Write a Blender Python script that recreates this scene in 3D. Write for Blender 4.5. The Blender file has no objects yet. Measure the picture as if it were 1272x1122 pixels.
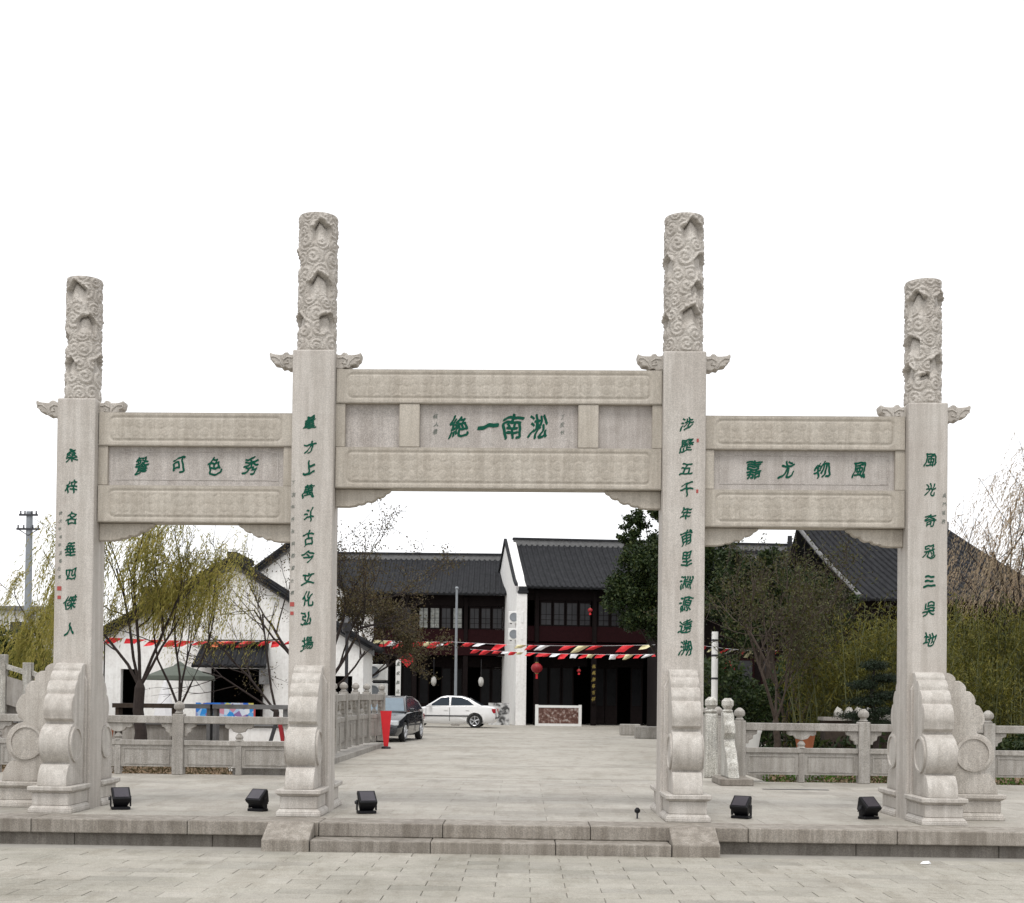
import bpy, bmesh, math, random
import numpy as np
from mathutils import Vector, Matrix
R = math.radians
sc = bpy.context.scene
C = sc.collection
rnd = random.Random(7)
nr = np.random.RandomState(11)

# ------------------------------------------------------------------ camera
W_, H_ = 1272, 1122
cam_d = bpy.data.cameras.new('camera'); cam = bpy.data.objects.new('camera', cam_d); C.objects.link(cam)
yaw, pitch, roll = 0.0284, 0.0175, 0.0115
fw = Vector((-math.sin(yaw)*math.cos(pitch), math.cos(yaw)*math.cos(pitch), math.sin(pitch)))
rt = Vector((math.cos(yaw), math.sin(yaw), 0)); up = rt.cross(fw)
cr, sr = math.cos(roll), math.sin(roll)
rt2 = rt*cr + up*sr; up2 = up*cr - rt*sr
cam.matrix_world = Matrix(((rt2.x, up2.x, -fw.x, .322), (rt2.y, up2.y, -fw.y, -15.788), (rt2.z, up2.z, -fw.z, 1.35), (0, 0, 0, 1)))
cam_d.sensor_fit = 'HORIZONTAL'; cam_d.sensor_width = 36
cam_d.lens = 1689.58*36/W_
cam_d.shift_x = (W_/2-602.17)/W_; cam_d.shift_y = (837.3-H_/2)/W_
cam_d.clip_end = 3000
sc.camera = cam

# ------------------------------------------------------------------ sky and light (overcast)
SUN_EL, SUN_AZ = 62, 192           # degrees, azimuth measured from +Y (behind the gate) clockwise
world = bpy.data.worlds.new('World'); sc.world = world; world.use_nodes = True
wn = world.node_tree; wn.nodes.clear()
sky = wn.nodes.new('ShaderNodeTexSky'); sky.sky_type = 'NISHITA'; sky.sun_disc = False
sky.sun_elevation = R(SUN_EL); sky.sun_rotation = R(SUN_AZ)
mixn = wn.nodes.new('ShaderNodeMix'); mixn.data_type = 'RGBA'; mixn.inputs[0].default_value = .93
mixn.inputs[7].default_value = (11.6, 11.6, 11.75, 1)     # closed white cloud cover over the blue sky
bg = wn.nodes.new('ShaderNodeBackground'); bg.inputs[1].default_value = .1
wo = wn.nodes.new('ShaderNodeOutputWorld')
wn.links.new(sky.outputs[0], mixn.inputs[6]); wn.links.new(mixn.outputs[2], bg.inputs[0]); wn.links.new(bg.outputs[0], wo.inputs[0])
sd = bpy.data.lights.new('sun', 'SUN'); sd.energy = 1.5; sd.angle = R(18); sd.color = (1, .97, .93)
so = bpy.data.objects.new('sun', sd); C.objects.link(so)
sdir = Vector((math.sin(R(SUN_AZ))*math.cos(R(SUN_EL)), math.cos(R(SUN_AZ))*math.cos(R(SUN_EL)), math.sin(R(SUN_EL))))
so.rotation_euler = sdir.to_track_quat('Z', 'Y').to_euler()
sc.view_settings.view_transform = 'Standard'; sc.view_settings.look = 'None'
sc.view_settings.exposure = .22; sc.view_settings.gamma = 1; sc.view_settings.use_curve_mapping = False
sc.render.engine = 'CYCLES'
sc.cycles.max_bounces = 6; sc.cycles.diffuse_bounces = 4; sc.cycles.transparent_max_bounces = 6

# ------------------------------------------------------------------ materials
MATS = {}
def nodes(name):
    m = bpy.data.materials.new(name); m.use_nodes = True
    nt = m.node_tree; b = nt.nodes['Principled BSDF']
    MATS[name] = m
    return m, nt, b
def nn(nt, t, **kw):
    n = nt.nodes.new(t)
    for k, v in kw.items(): setattr(n, k, v)
    return n
def coords(nt, scale=(1, 1, 1)):
    tc = nn(nt, 'ShaderNodeTexCoord'); oi = nn(nt, 'ShaderNodeObjectInfo')
    ad = nn(nt, 'ShaderNodeVectorMath', operation='MULTIPLY_ADD')
    nt.links.new(oi.outputs['Random'], ad.inputs[0]); ad.inputs[1].default_value = (57, 31, 43)
    nt.links.new(tc.outputs['Object'], ad.inputs[2])
    mp = nn(nt, 'ShaderNodeMapping'); mp.inputs['Scale'].default_value = scale
    nt.links.new(ad.outputs[0], mp.inputs[0])
    return mp.outputs[0], oi
def noise(nt, vec, s, det=4, rough=.6):
    n = nn(nt, 'ShaderNodeTexNoise'); n.inputs['Scale'].default_value = s
    n.inputs['Detail'].default_value = det; n.inputs['Roughness'].default_value = rough
    nt.links.new(vec, n.inputs['Vector']); return n.outputs[0]
def ramp(nt, f, stops):
    r = nn(nt, 'ShaderNodeValToRGB'); e = r.color_ramp.elements
    while len(e) < len(stops): e.new(.5)
    for i, (p, c) in enumerate(stops):
        e[i].position = p; e[i].color = (*c, 1) if len(c) == 3 else c
    nt.links.new(f, r.inputs[0]); return r.outputs[0]
def mix(nt, f, a, b, mode='MIX'):
    m = nn(nt, 'ShaderNodeMix', data_type='RGBA', blend_type=mode)
    for s, v in ((0, f), (6, a), (7, b)):
        if isinstance(v, (int, float)): m.inputs[s].default_value = v
        elif isinstance(v, tuple): m.inputs[s].default_value = (*v, 1)
        else: nt.links.new(v, m.inputs[s])
    return m.outputs[2]
def bump(nt, b, h, st, dist=.01):
    n = nn(nt, 'ShaderNodeBump'); n.inputs['Strength'].default_value = st; n.inputs['Distance'].default_value = dist
    nt.links.new(h, n.inputs['Height']); nt.links.new(n.outputs[0], b.inputs['Normal'])
def stone(name, c1, c2, streak=.25, speck=.25, rough=.75, bmp=.35, per=.0, patch=.5, stain=0, soft=.3):
    m, nt, b = nodes(name)
    v, oi = coords(nt)
    n1 = noise(nt, v, 1.7*patch*2, 5, .65)
    col = mix(nt, ramp(nt, n1, [(.35, (0, 0, 0)), (.65, (1, 1, 1))]), c1, c2)
    n2 = noise(nt, v, 95, 2, .7)                                   # grains of the granite
    col = mix(nt, speck, col, ramp(nt, n2, [(.36, (.12, .12, .12)), (.5, (.5, .49, .47)), (.66, (1, .97, .94))]), 'OVERLAY')
    mp = nn(nt, 'ShaderNodeMapping'); mp.inputs['Scale'].default_value = (7, 7, .45); nt.links.new(v, mp.inputs[0])
    n3 = noise(nt, mp.outputs[0], 1.3, 5, .7)                      # rain streaks
    col = mix(nt, streak, col, ramp(nt, n3, [(.42, (.45, .42, .38)), (.6, (1, 1, 1))]), 'MULTIPLY')
    n4 = noise(nt, v, 9, 5, .7)
    col = mix(nt, soft, col, ramp(nt, n4, [(.3, (.55, .53, .5)), (.55, (1, 1, 1))]), 'MULTIPLY')
    if per:
        col = mix(nt, per, col, ramp(nt, oi.outputs['Random'], [(0, (.5, .5, .5)), (.5, (.85, .83, .8)), (1, (1.0, 1.0, 1.0))]), 'MULTIPLY')
    if stain:                                                      # dirt and damp patches that run across the joints
        g = nn(nt, 'ShaderNodeNewGeometry')
        col = mix(nt, stain, col, ramp(nt, noise(nt, g.outputs['Position'], .55, 7, .68), [(.36, (.62, .61, .56)), (.5, (.92, .90, .86)), (.62, (1.04, 1.03, 1.0))]), 'MULTIPLY')
        mp2 = nn(nt, 'ShaderNodeMapping'); mp2.inputs['Scale'].default_value = (2.2, .5, 1); mp2.inputs['Rotation'].default_value = (0, 0, .5); nt.links.new(g.outputs['Position'], mp2.inputs[0])
        col = mix(nt, stain*.7, col, ramp(nt, noise(nt, mp2.outputs[0], 1.4, 6, .75), [(.40, (.66, .63, .58)), (.5, (1, 1, 1))]), 'MULTIPLY')
    nt.links.new(col, b.inputs['Base Color']); b.inputs['Roughness'].default_value = rough
    bump(nt, b, noise(nt, v, 60, 3, .7), bmp, .004)
    return m
def plain(name, c, rough=.6, metal=0, var=.25, scale=6, spec=None):
    m, nt, b = nodes(name)
    v, oi = coords(nt)
    n = noise(nt, v, scale, 5, .65)
    col = mix(nt, var, c, ramp(nt, n, [(.3, (.35, .35, .35)), (.7, (1.3, 1.3, 1.3))]), 'MULTIPLY')
    nt.links.new(col, b.inputs['Base Color']); b.inputs['Roughness'].default_value = rough; b.inputs['Metallic'].default_value = metal
    if spec is not None: b.inputs['Specular IOR Level'].default_value = spec
    return m
def leaf(name, ca, cb, cc, trans=.35):
    m, nt, b = nodes(name)
    g = nn(nt, 'ShaderNodeNewGeometry')
    col = ramp(nt, g.outputs['Random Per Island'], [(0, ca), (.5, cb), (1, cc)])
    v, oi = coords(nt)
    col = mix(nt, .5, col, ramp(nt, noise(nt, v, 1.1, 3), [(.35, (.55, .6, .5)), (.65, (1.25, 1.2, 1.1))]), 'MULTIPLY')
    nt.links.new(col, b.inputs['Base Color']); b.inputs['Roughness'].default_value = .6
    b.inputs['Specular IOR Level'].default_value = .3
    tr = nn(nt, 'ShaderNodeBsdfTranslucent'); nt.links.new(col, tr.inputs[0])
    ms = nn(nt, 'ShaderNodeMixShader'); ms.inputs[0].default_value = trans
    nt.links.new(b.outputs[0], ms.inputs[1]); nt.links.new(tr.outputs[0], ms.inputs[2])
    nt.links.new(ms.outputs[0], nt.nodes['Material Output'].inputs[0])
    return m

GR = stone('granite_shaft', (.475, .443, .41), (.51, .485, .452), .32, .22, soft=.2)
GB = stone('granite_beam', (.425, .388, .335), (.455, .422, .370), .34, .2, soft=.16)
GP = stone('granite_panel', (.415, .385, .365), (.46, .435, .413), .34, .3)
GC = stone('granite_carved', (.43, .402, .368), (.485, .46, .425), .34, .3)
GD = stone('granite_drum', (.46, .432, .40), (.51, .488, .455), .34, .22, soft=.25)
GK = stone('granite_kerb', (.265, .24, .21), (.34, .315, .28), .6, .3, per=.3)
GS = stone('granite_step_shaded', (.16, .146, .128), (.225, .208, .185), .5, .3, per=.3)  # darker granite copy, shadow gap under the kerb put into the colour
GW = stone('granite_white_newel', (.40, .40, .38), (.56, .56, .53), .6, .7, bmp=1.0)
GBAL = stone('granite_balustrade', (.315, .30, .28), (.385, .37, .345), .45, .35)
PV = stone('paver_stone', (.325, .305, .275), (.385, .372, .34), .0, .3, per=.28, patch=.3, stain=.55)
PF = stone('plaza_brick', (.325, .315, .278), (.38, .365, .33), .0, .3, per=.38, patch=.3, stain=.6)
JT = plain('joint_sand', (.30, .285, .255), .95)
CONC = stone('road_concrete', (.325, .305, .27), (.395, .38, .345), .0, .2, patch=.12, stain=.6)
SOIL = plain('bank_soil', (.16, .10, .05), .95, var=.7, scale=2.5)
GRAVEL = plain('yard_ground', (.22, .205, .18), .95, var=.4, scale=1)
GREEN = plain('inscription_green', (.002, .072, .044), .6, var=.3, scale=20, spec=.15)
GREY = plain('inscription_grey', (.13, .15, .13), .6)
REDINK = plain('seal_red', (.35, .06, .05), .6)
WALL = stone('whitewash', (.84, .83, .81), (.88, .88, .86), .14, .05, rough=.9, bmp=.1)
WALLG = stone('grey_side_plaster', (.5, .5, .49), (.62, .62, .6), .5, .1, rough=.9, bmp=.1)
TILE = plain('roof_tile_dark', (.032, .033, .036), .95, var=.6, scale=3, spec=.1)
TILEG = plain('ridge_grey', (.17, .17, .17), .85, var=.5, scale=5)
TIMB = plain('dark_timber', (.009, .006, .006), .8, var=.5, scale=8, spec=.1)
TIMR = plain('red_brown_timber', (.017, .004, .005), .8, var=.4, scale=8, spec=.1)
INT = plain('interior_shade_black', (.006, .0055, .0055), .95, spec=.0)  # near-black colour stands in for the unlit depth of the shops
GLASS = plain('window_glass', (.035, .035, .038), .3, var=.6, scale=1.5, spec=.3)
GLASSD = plain('shaded_window_glass', (.008, .008, .009), .4, var=.6, scale=1.5, spec=.15)  # window glass again, with the ground floor shade put into its colour
GLASSL = plain('window_paper_pale', (.28, .29, .27), .4, var=.9, scale=5)
BLACK = plain('black_enamel', (.006, .006, .008), .5, spec=.25)
LENS = plain('lamp_lens', (.05, .045, .055), .2)
STEEL = plain('galvanised_steel', (.24, .26, .28), .6, .1)
DARKM = plain('dark_metal', (.03, .03, .035), .5)
WHITEP = plain('white_paint', (.78, .78, .76), .4, var=.1)
RED = plain('red_cloth', (.62, .012, .02), .6, var=.15)
LRED = plain('lantern_red', (.28, .006, .012), .6, var=.4, scale=3)
CREAM = plain('cream_cloth', (.65, .6, .36), .7, var=.1)
WCL = plain('white_cloth', (.78, .78, .8), .7, var=.1)
ORNG = plain('orange_cloth', (.65, .14, .05), .7, var=.1)
GOLD = plain('gilt_letter', (.24, .18, .04), .5)
BARK = plain('bark_brown', (.030, .021, .018), .95, var=.6, scale=14)
BARKG = plain('bark_grey_brown', (.055, .040, .030), .95, var=.6, scale=14)
CULM = plain('bamboo_culm', (.09, .10, .035), .6, var=.4)
CANV = plain('parasol_canvas', (.10, .115, .095), .9)
CLAY = plain('clay_pot', (.38, .12, .05), .8)
CARW = plain('car_paint_white', (.8, .8, .8), .22, var=.03); CARW.node_tree.nodes['Principled BSDF'].inputs['Coat Weight'].default_value = .6
CARD = plain('car_paint_black', (.02, .023, .028), .2, var=.05); CARD.node_tree.nodes['Principled BSDF'].inputs['Coat Weight'].default_value = .8
CGLS = plain('car_glass', (.02, .03, .042), .12, var=.1, spec=.25)
CGLSL = plain('windscreen_glass', (.16, .21, .25), .08, var=.2)
RUB = plain('tyre_rubber', (.012, .012, .012), .8)
ALLOY = plain('wheel_alloy', (.55, .56, .58), .3, .6)
TAIL = plain('tail_lamp_red', (.35, .01, .02), .2)
HEADL = plain('headlamp_glass', (.65, .68, .7), .1, var=.2)
WILL = leaf('willow_leaf', (.27, .25, .05), (.40, .34, .10), (.17, .18, .035), .45)
EVER = leaf('evergreen_leaf', (.011, .024, .007), (.022, .042, .010), (.05, .065, .015), .2)
DEVER = leaf('dark_needle', (.006, .014, .006), (.010, .020, .008), (.016, .03, .010), .1)
BAMB = leaf('bamboo_leaf', (.085, .092, .012), (.17, .15, .025), (.035, .048, .008), .3)
BROWNL = leaf('withered_leaf', (.07, .045, .025), (.10, .08, .035), (.05, .045, .02), .3)
SPRIG = leaf('bare_willow_bud', (.34, .25, .18), (.40, .32, .22), (.26, .19, .13), .3)
OLIVE = leaf('olive_leaf', (.035, .045, .012), (.07, .07, .018), (.05, .04, .02), .25)
BUSH = leaf('bush_leaf', (.05, .13, .015), (.09, .19, .02), (.04, .08, .02), .3)

# ------------------------------------------------------------------ object helpers
def tag(o, label=None, cat=None, group=None, kind=None):
    if label: o['label'] = label
    if cat: o['category'] = cat
    if group: o['group'] = group
    if kind: o['kind'] = kind
    return o
def empty(name, loc=(0, 0, 0), rz=0):
    o = bpy.data.objects.new(name, None); C.objects.link(o); o.location = loc; o.rotation_euler = (0, 0, rz)
    o.empty_display_size = .2; o['_l'] = list(loc); return o
def thing(name, label, cat, loc=(0, 0, 0), rz=0, group=None):
    return tag(empty(name, loc, rz), label, cat, group)
def link(name, me, mat, parent=None, loc=None):
    o = bpy.data.objects.new(name, me); C.objects.link(o)
    if mat and not me.materials: me.materials.append(mat)
    if parent is not None: o.parent = parent
    if loc is not None: o.location = loc
    return o
def copy_tree(o, parent=None):
    c = o.copy(); C.objects.link(c); c.parent = parent
    for ch in o.children: copy_tree(ch, c)
    return c
class MB:
    """collects shapes; .build links them as one mesh object"""
    def __init__(s): s.v = []; s.f = []
    def add(s, vs, fs):
        n = len(s.v); s.v += [tuple(v) for v in vs]; s.f += [tuple(i+n for i in f) for f in fs]; return s
    def box(s, x0, x1, y0, y1, z0, z1):
        return s.add([(x0, y0, z0), (x1, y0, z0), (x1, y1, z0), (x0, y1, z0), (x0, y0, z1), (x1, y0, z1), (x1, y1, z1), (x0, y1, z1)],
                     [(0, 3, 2, 1), (4, 5, 6, 7), (0, 1, 5, 4), (1, 2, 6, 5), (2, 3, 7, 6), (3, 0, 4, 7)])
    def frus(s, x0, x1, y0, y1, z0, z1, dx, dy):
        return s.add([(x0, y0, z0), (x1, y0, z0), (x1, y1, z0), (x0, y1, z0), (x0+dx, y0+dy, z1), (x1-dx, y0+dy, z1), (x1-dx, y1-dy, z1), (x0+dx, y1-dy, z1)],
                     [(0, 3, 2, 1), (4, 5, 6, 7), (0, 1, 5, 4), (1, 2, 6, 5), (2, 3, 7, 6), (3, 0, 4, 7)])
    def tube(s, pts, rad, n=8, cap=True):
        pts = [Vector(p) for p in pts]; rr = rad if isinstance(rad, (list, tuple)) else [rad]*len(pts)
        rings = []; vs = []
        for i, p in enumerate(pts):
            d = (pts[min(i+1, len(pts)-1)]-pts[max(i-1, 0)]).normalized()
            a = d.cross(Vector((0, 0, 1)) if abs(d.z) < .9 else Vector((1, 0, 0))).normalized(); b = d.cross(a)
            vs += [p+(a*math.cos(t)+b*math.sin(t))*rr[i] for t in [2*math.pi*k/n for k in range(n)]]
        fs = [(i*n+k, i*n+(k+1) % n, (i+1)*n+(k+1) % n, (i+1)*n+k) for i in range(len(pts)-1) for k in range(n)]
        if cap: fs += [tuple(range(n))[::-1], tuple((len(pts)-1)*n+k for k in range(n))]
        return s.add(vs, fs)
    def lathe(s, prof, n=24, c=(0, 0, 0), axis='z'):
        vs = []
        for r, z in prof:
            for k in range(n):
                t = 2*math.pi*k/n; x, y = r*math.cos(t), r*math.sin(t)
                vs.append({'z': (c[0]+x, c[1]+y, c[2]+z), 'y': (c[0]+x, c[1]+z, c[2]+y), 'x': (c[0]+z, c[1]+x, c[2]+y)}[axis])
        m = len(prof)
        fs = [(i*n+k, i*n+(k+1) % n, (i+1)*n+(k+1) % n, (i+1)*n+k) for i in range(m-1) for k in range(n)]
        fs += [tuple(range(n))[::-1], tuple((m-1)*n+k for k in range(n))]
        return s.add(vs, fs)
    def prism(s, poly, a, b, plane='xz'):
        """polygon extruded along the third axis from a to b"""
        n = len(poly)
        def P(u, v, w): return {'xz': (u, w, v), 'yz': (w, u, v), 'xy': (u, v, w)}[plane]
        vs = [P(u, v, a) for u, v in poly]+[P(u, v, b) for u, v in poly]
        return s.add(vs, [tuple(range(n)), tuple(range(2*n-1, n-1, -1))]+[(i, i+n, (i+1) % n+n, (i+1) % n) for i in range(n)])
    def mesh(s, name, bevel=0, seg=1, sharp=None, off=None):
        me = bpy.data.meshes.new(name)
        vs = s.v if off is None else [(x-off[0], y-off[1], z-off[2]) for x, y, z in s.v]
        me.from_pydata(vs, [], s.f)
        bm = bmesh.new(); bm.from_mesh(me)
        bmesh.ops.recalc_face_normals(bm, faces=bm.faces)
        if bevel:
            es = [e for e in bm.edges if len(e.link_faces) == 2 and e.calc_face_angle(0) > .6]
            bmesh.ops.bevel(bm, geom=es, offset=bevel, segments=seg, affect='EDGES', profile=.5, clamp_overlap=True)
        bm.to_mesh(me); bm.free()
        if sharp is not None:
            me.polygons.foreach_set('use_smooth', [True]*len(me.polygons)); me.set_sharp_from_angle(angle=R(sharp))
        return me
    def build(s, name, mat, parent=None, bevel=0, seg=1, sharp=None, world=True, kind=None):
        off = None
        if parent is not None and world:
            r = parent
            while r.parent is not None: r = r.parent
            off = r['_l'] if '_l' in r.keys() else None
        o = link(name, s.mesh(name, bevel, seg, sharp, off), mat, parent)
        if kind: o['kind'] = kind
        return o
def struct(name, mb, mat, **kw):
    o = mb.build(name, mat, None, **kw); o['kind'] = 'structure'; return o
def np_mesh(name, V, F):
    """V (n,3), F (m,4) quads"""
    me = bpy.data.meshes.new(name)
    me.vertices.add(len(V)); me.vertices.foreach_set('co', np.ascontiguousarray(V, dtype=np.float32).ravel())
    me.loops.add(F.size); me.loops.foreach_set('vertex_index', F.astype(np.int32).ravel())
    me.polygons.add(len(F)); me.polygons.foreach_set('loop_start', np.arange(len(F), dtype=np.int32)*4)
    me.update(calc_edges=True); me.validate(); return me

# ------------------------------------------------------------------ ground, plaza, platform, road
struct('ground', MB().box(-900, 900, -300, 2500, -1.2, -.36), GRAVEL)
struct('canal_bank', MB().box(-40, -4.3, 7.3, 20, -.36, -.12).box(4.4, 40, 7.3, 20, -.36, -.12), SOIL)
plaza = struct('plaza', MB().box(-60, 60, -60, -1.2, -.36, -.285), JT)
road = struct('road', MB().box(-4.3, 4.4, 7.15, 24, -.4, 0).box(-12, 30, 24, 52, -.4, 0).box(-30, -12, 30, 52, -.4, -.02).box(-30, 30, 52, 75, -.4, -.004), CONC)
platform = struct('platform', MB().box(-16, 16, -.72, 7.15, -.36, -.02), JT)
# plaza pavers, running bond, joints recessed
def paver_mesh(w, d, h, name, bev=.006): return MB().box(-w/2, w/2, -d/2, d/2, -h, 0).mesh(name, bev)
pm = paver_mesh(.594, .294, .06, 'plaza_paver', .004); pm.materials.append(PF)
n = 0
for j in range(14):
    y = -1.82-.3*j
    half = 5.1-.25*j
    for i in range(-9, 10):
        x = i*.6+(.3 if j % 2 else 0)+.1
        if abs(x) > half+.4: continue
        o = link('plaza_paver', pm, None, plaza, (x, y, -.283+rnd.uniform(-.002, .002)+.012)); n += 1
rest = MB()
for j in range(14):
    y = -1.82-.3*j; half = 5.1-.25*j
    for i in range(-40, 41):
        x = i*.6+(.3 if j % 2 else 0)+.1
        if abs(x) > half+.4 : rest.box(x-.296, x+.296, y-.146, y+.146, -.33, -.271)
for j in range(14, 34):
    y = -1.82-.3*j
    for i in range(-24, 25):
        x = i*.6+(.3 if j % 2 else 0)+.1
        rest.box(x-.296, x+.296, y-.146, y+.146, -.33, -.271)
rest.build('outlying_paver_field', PF, plaza, kind='stuff')
# platform paving
pm2 = paver_mesh(1.197, .597, .06, 'platform_slab', .002); pm2.materials.append(PV)
for j in range(13):
    y = -.42+.6*j
    for i in range(-9, 10):
        x = i*1.2+(.6 if j % 2 else 0)
        if y > 6.9: continue
        link('paving_slab', pm2, None, platform, (x, y, rnd.uniform(-.0015, .0015)))
# front edge: kerb stones on a recessed course, the shade below them put into its colour
x = -13.5; k = 0
while x < 13.5:
    L = rnd.uniform(1.25, 1.75)
    MB().box(x+.003, x+L-.003, -1.3, -.725, -.15, rnd.uniform(-.001, .002)).build('kerb_stone', GK, platform, bevel=.012, seg=2)
    x += L
for a, b in ((-13.5, -2.39), (2.37, 13.5)):
    x = a
    while x < b-.02:
        L = min(1.5, b-x)
        MB().box(x+.003, x+L-.003, -1.22, -.9, -.36, -.153).build('plinth_stone', GS, platform, bevel=.006)
        x += L
x = -1.885
for L in (1.26, 1.3, 1.2):
    MB().box(x+.003, x+L-.003, -1.66, -1.0, -.36, -.152).build('step_stone', GK, platform, bevel=.012, seg=2); x += L
for x0, x1 in ((-2.385, -1.89), (1.88, 2.37)):
    MB().prism([(-1.29, .012), (-1.69, -.145), (-1.69, -.36), (-1.29, -.36)], x0, x1, 'yz').build('flank_stone', GK, platform, bevel=.014, seg=2)
struct('drain_channel', MB().box(4.0, 5.0, 5.1, 5.22, -.05, .004), DARKM)
struct('road_seam', MB().box(-4.2, 4.2, 11.2, 11.32, -.1, .003), JT)
struct('road_kerb', MB().box(-4.6, -3.4, 7.2, 20.6, -.4, .11), GBAL)

# ------------------------------------------------------------------ carving height fields
def scroll(u, v, cell, period=None, seed=0):
    """carved cloud scrolls: spiral ridges around jittered centres; returns 0..1"""
    rs = np.random.RandomState(seed)
    u0, u1, v0, v1 = u.min(), u.max(), v.min(), v.max()
    nu = max(1, int(round((period if period else (u1-u0))/cell))); du = (period if period else (u1-u0))/nu
    cs = []
    for j in range(int((v1-v0)/(cell*.85))+3):
        for i in range(-1, nu+1):
            cs.append((i, j))
    jit = {}
    P = []
    for i, j in cs:
        key = (i % nu if period else i, j)
        if key not in jit: jit[key] = (rs.uniform(-.22, .22), rs.uniform(-.2, .2), rs.choice([-1, 1]), rs.uniform(0, 6.28), rs.uniform(.8, 1.2))
        a = jit[key]
        P.append((u0+(i+.5+(.5 if j % 2 else 0)+a[0])*du, v0+(j-.5+a[1])*cell*.85, a[2], a[3], a[4]))
    P = np.array(P)
    d1 = np.full(u.shape, 1e9); d2 = d1.copy(); idx = np.zeros(u.shape, int)
    for k, p in enumerate(P):
        d = ((u-p[0])**2+(v-p[1])**2)**.5/p[4]
        m = d < d1
        d2 = np.where(m, d1, np.minimum(d2, d)); idx = np.where(m, k, idx); d1 = np.where(m, d, d1)
    c = P[idx]; ang = np.arctan2(v-c[..., 1], u-c[..., 0])
    sp = .5+.5*np.cos(2*math.pi*(d1/(cell*.27))-c[..., 2]*ang+c[..., 3])
    edge = np.clip((d2-d1)/(cell*.16), 0, 1)
    dome = np.clip(1-d1/(cell*.75), 0, 1)
    return (.62*sp**.8+.55*dome)*(.25+.75*edge)

# ------------------------------------------------------------------ the stone gate
gate = thing('stone_archway', 'tall pale granite memorial archway with carved column tops, green inscriptions and drum stones', 'archway', (0, 0, 0))
def glyph(ch, x, z, y, size, mat, parent, name='inscribed_character', seed=0, wx=1.0, bold=True):
    cu = bpy.data.curves.new('g', 'FONT'); cu.body = ch; cu.size = 1; cu.resolution_u = 3
    ob = bpy.data.objects.new('g', cu); C.objects.link(ob)
    me = bpy.data.meshes.new_from_object(ob.evaluated_get(bpy.context.evaluated_depsgraph_get()))
    bpy.data.objects.remove(ob); bpy.data.curves.remove(cu)
    bm = bmesh.new(); bm.from_mesh(me); bmesh.ops.remove_doubles(bm, verts=bm.verts, dist=.0005); bmesh.ops.triangulate(bm, faces=bm.faces)
    if True:
        for _ in range(4 if bold else 2):                               # short edges, so that the brush warp bends every stroke smoothly
            es = [e for e in bm.edges if e.calc_length() > .11]
            if not es: break
            bmesh.ops.subdivide_edges(bm, edges=es, cuts=1); bmesh.ops.triangulate(bm, faces=[f for f in bm.faces if len(f.verts) > 3])
    bm.to_mesh(me); bm.free()
    n = len(me.vertices); co = np.zeros(n*3, np.float32); me.vertices.foreach_get('co', co); co = co.reshape(-1, 3)
    X, Y = co[:, 0].copy(), co[:, 1].copy()
    cx, cy = (X.min()+X.max())/2, (Y.min()+Y.max())/2
    X -= cx; Y -= cy
    if ch == '一': pass
    rs = np.random.RandomState(seed)
    ph = rs.uniform(0, 6, 4)
    # brush-written look: slant, swelling and trembling strokes, strokes rise to the right
    X2 = X*(.90+.13*np.sin(3*Y+ph[0]))+.10*Y+.045*np.sin(7*Y+ph[1])+.018*np.sin(17*Y+ph[3])
    Y2 = Y*(1.06+.12*np.sin(3*X+ph[2]))+.14*X+.042*np.sin(6*X+ph[3])+.02*np.sin(15*X+ph[1])
    co = np.stack([x+X2*size*wx, np.full(n, y), z+Y2*size], 1)
    # thickness: front face and rim
    # brush weight: the stroke sheet repeated with small shifts, each one half a millimetre higher
    tris = [tuple(p.vertices) for p in me.polygons]; V, F = [], []
    sh = [(0, 0), (.026, .014), (-.022, -.012), (.004, .026), (-.008, -.02)] if bold else [(0, 0), (.02, .01)]
    if ch in '上三人一': sh = sh+[(.0, .045), (.01, -.04)]
    for q, (a, b) in enumerate(sh):
        o_ = len(V)
        V += [(c[0]+a*size, c[1]-.001-.0005*q, c[2]+b*size) for c in co]; F += [tuple(i+o_ for i in f) for f in tris]
    bpy.data.meshes.remove(me)
    m2 = bpy.data.meshes.new(name); m2.from_pydata(V, [], F)
    return link(name, m2, mat, parent)
def small_text(chars, x, z0, z1, y, size, parent, seal=False):
    obs = []
    for i, ch in enumerate(chars):
        z = z0+(z1-z0)*i/max(1, len(chars)-1)
        o = glyph(ch, x+rnd.uniform(-.008, .008), z, y, size, GREY, parent, 'small_character', seed=i+int(abs(x)*100), bold=False)
    if seal:
        MB().box(x-.025, x+.025, y-.003, y, z1-.16, z1-.11).box(x-.02, x+.02, y-.003, y, z1-.26, z1-.22).build('seal_mark', REDINK, parent)

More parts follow.
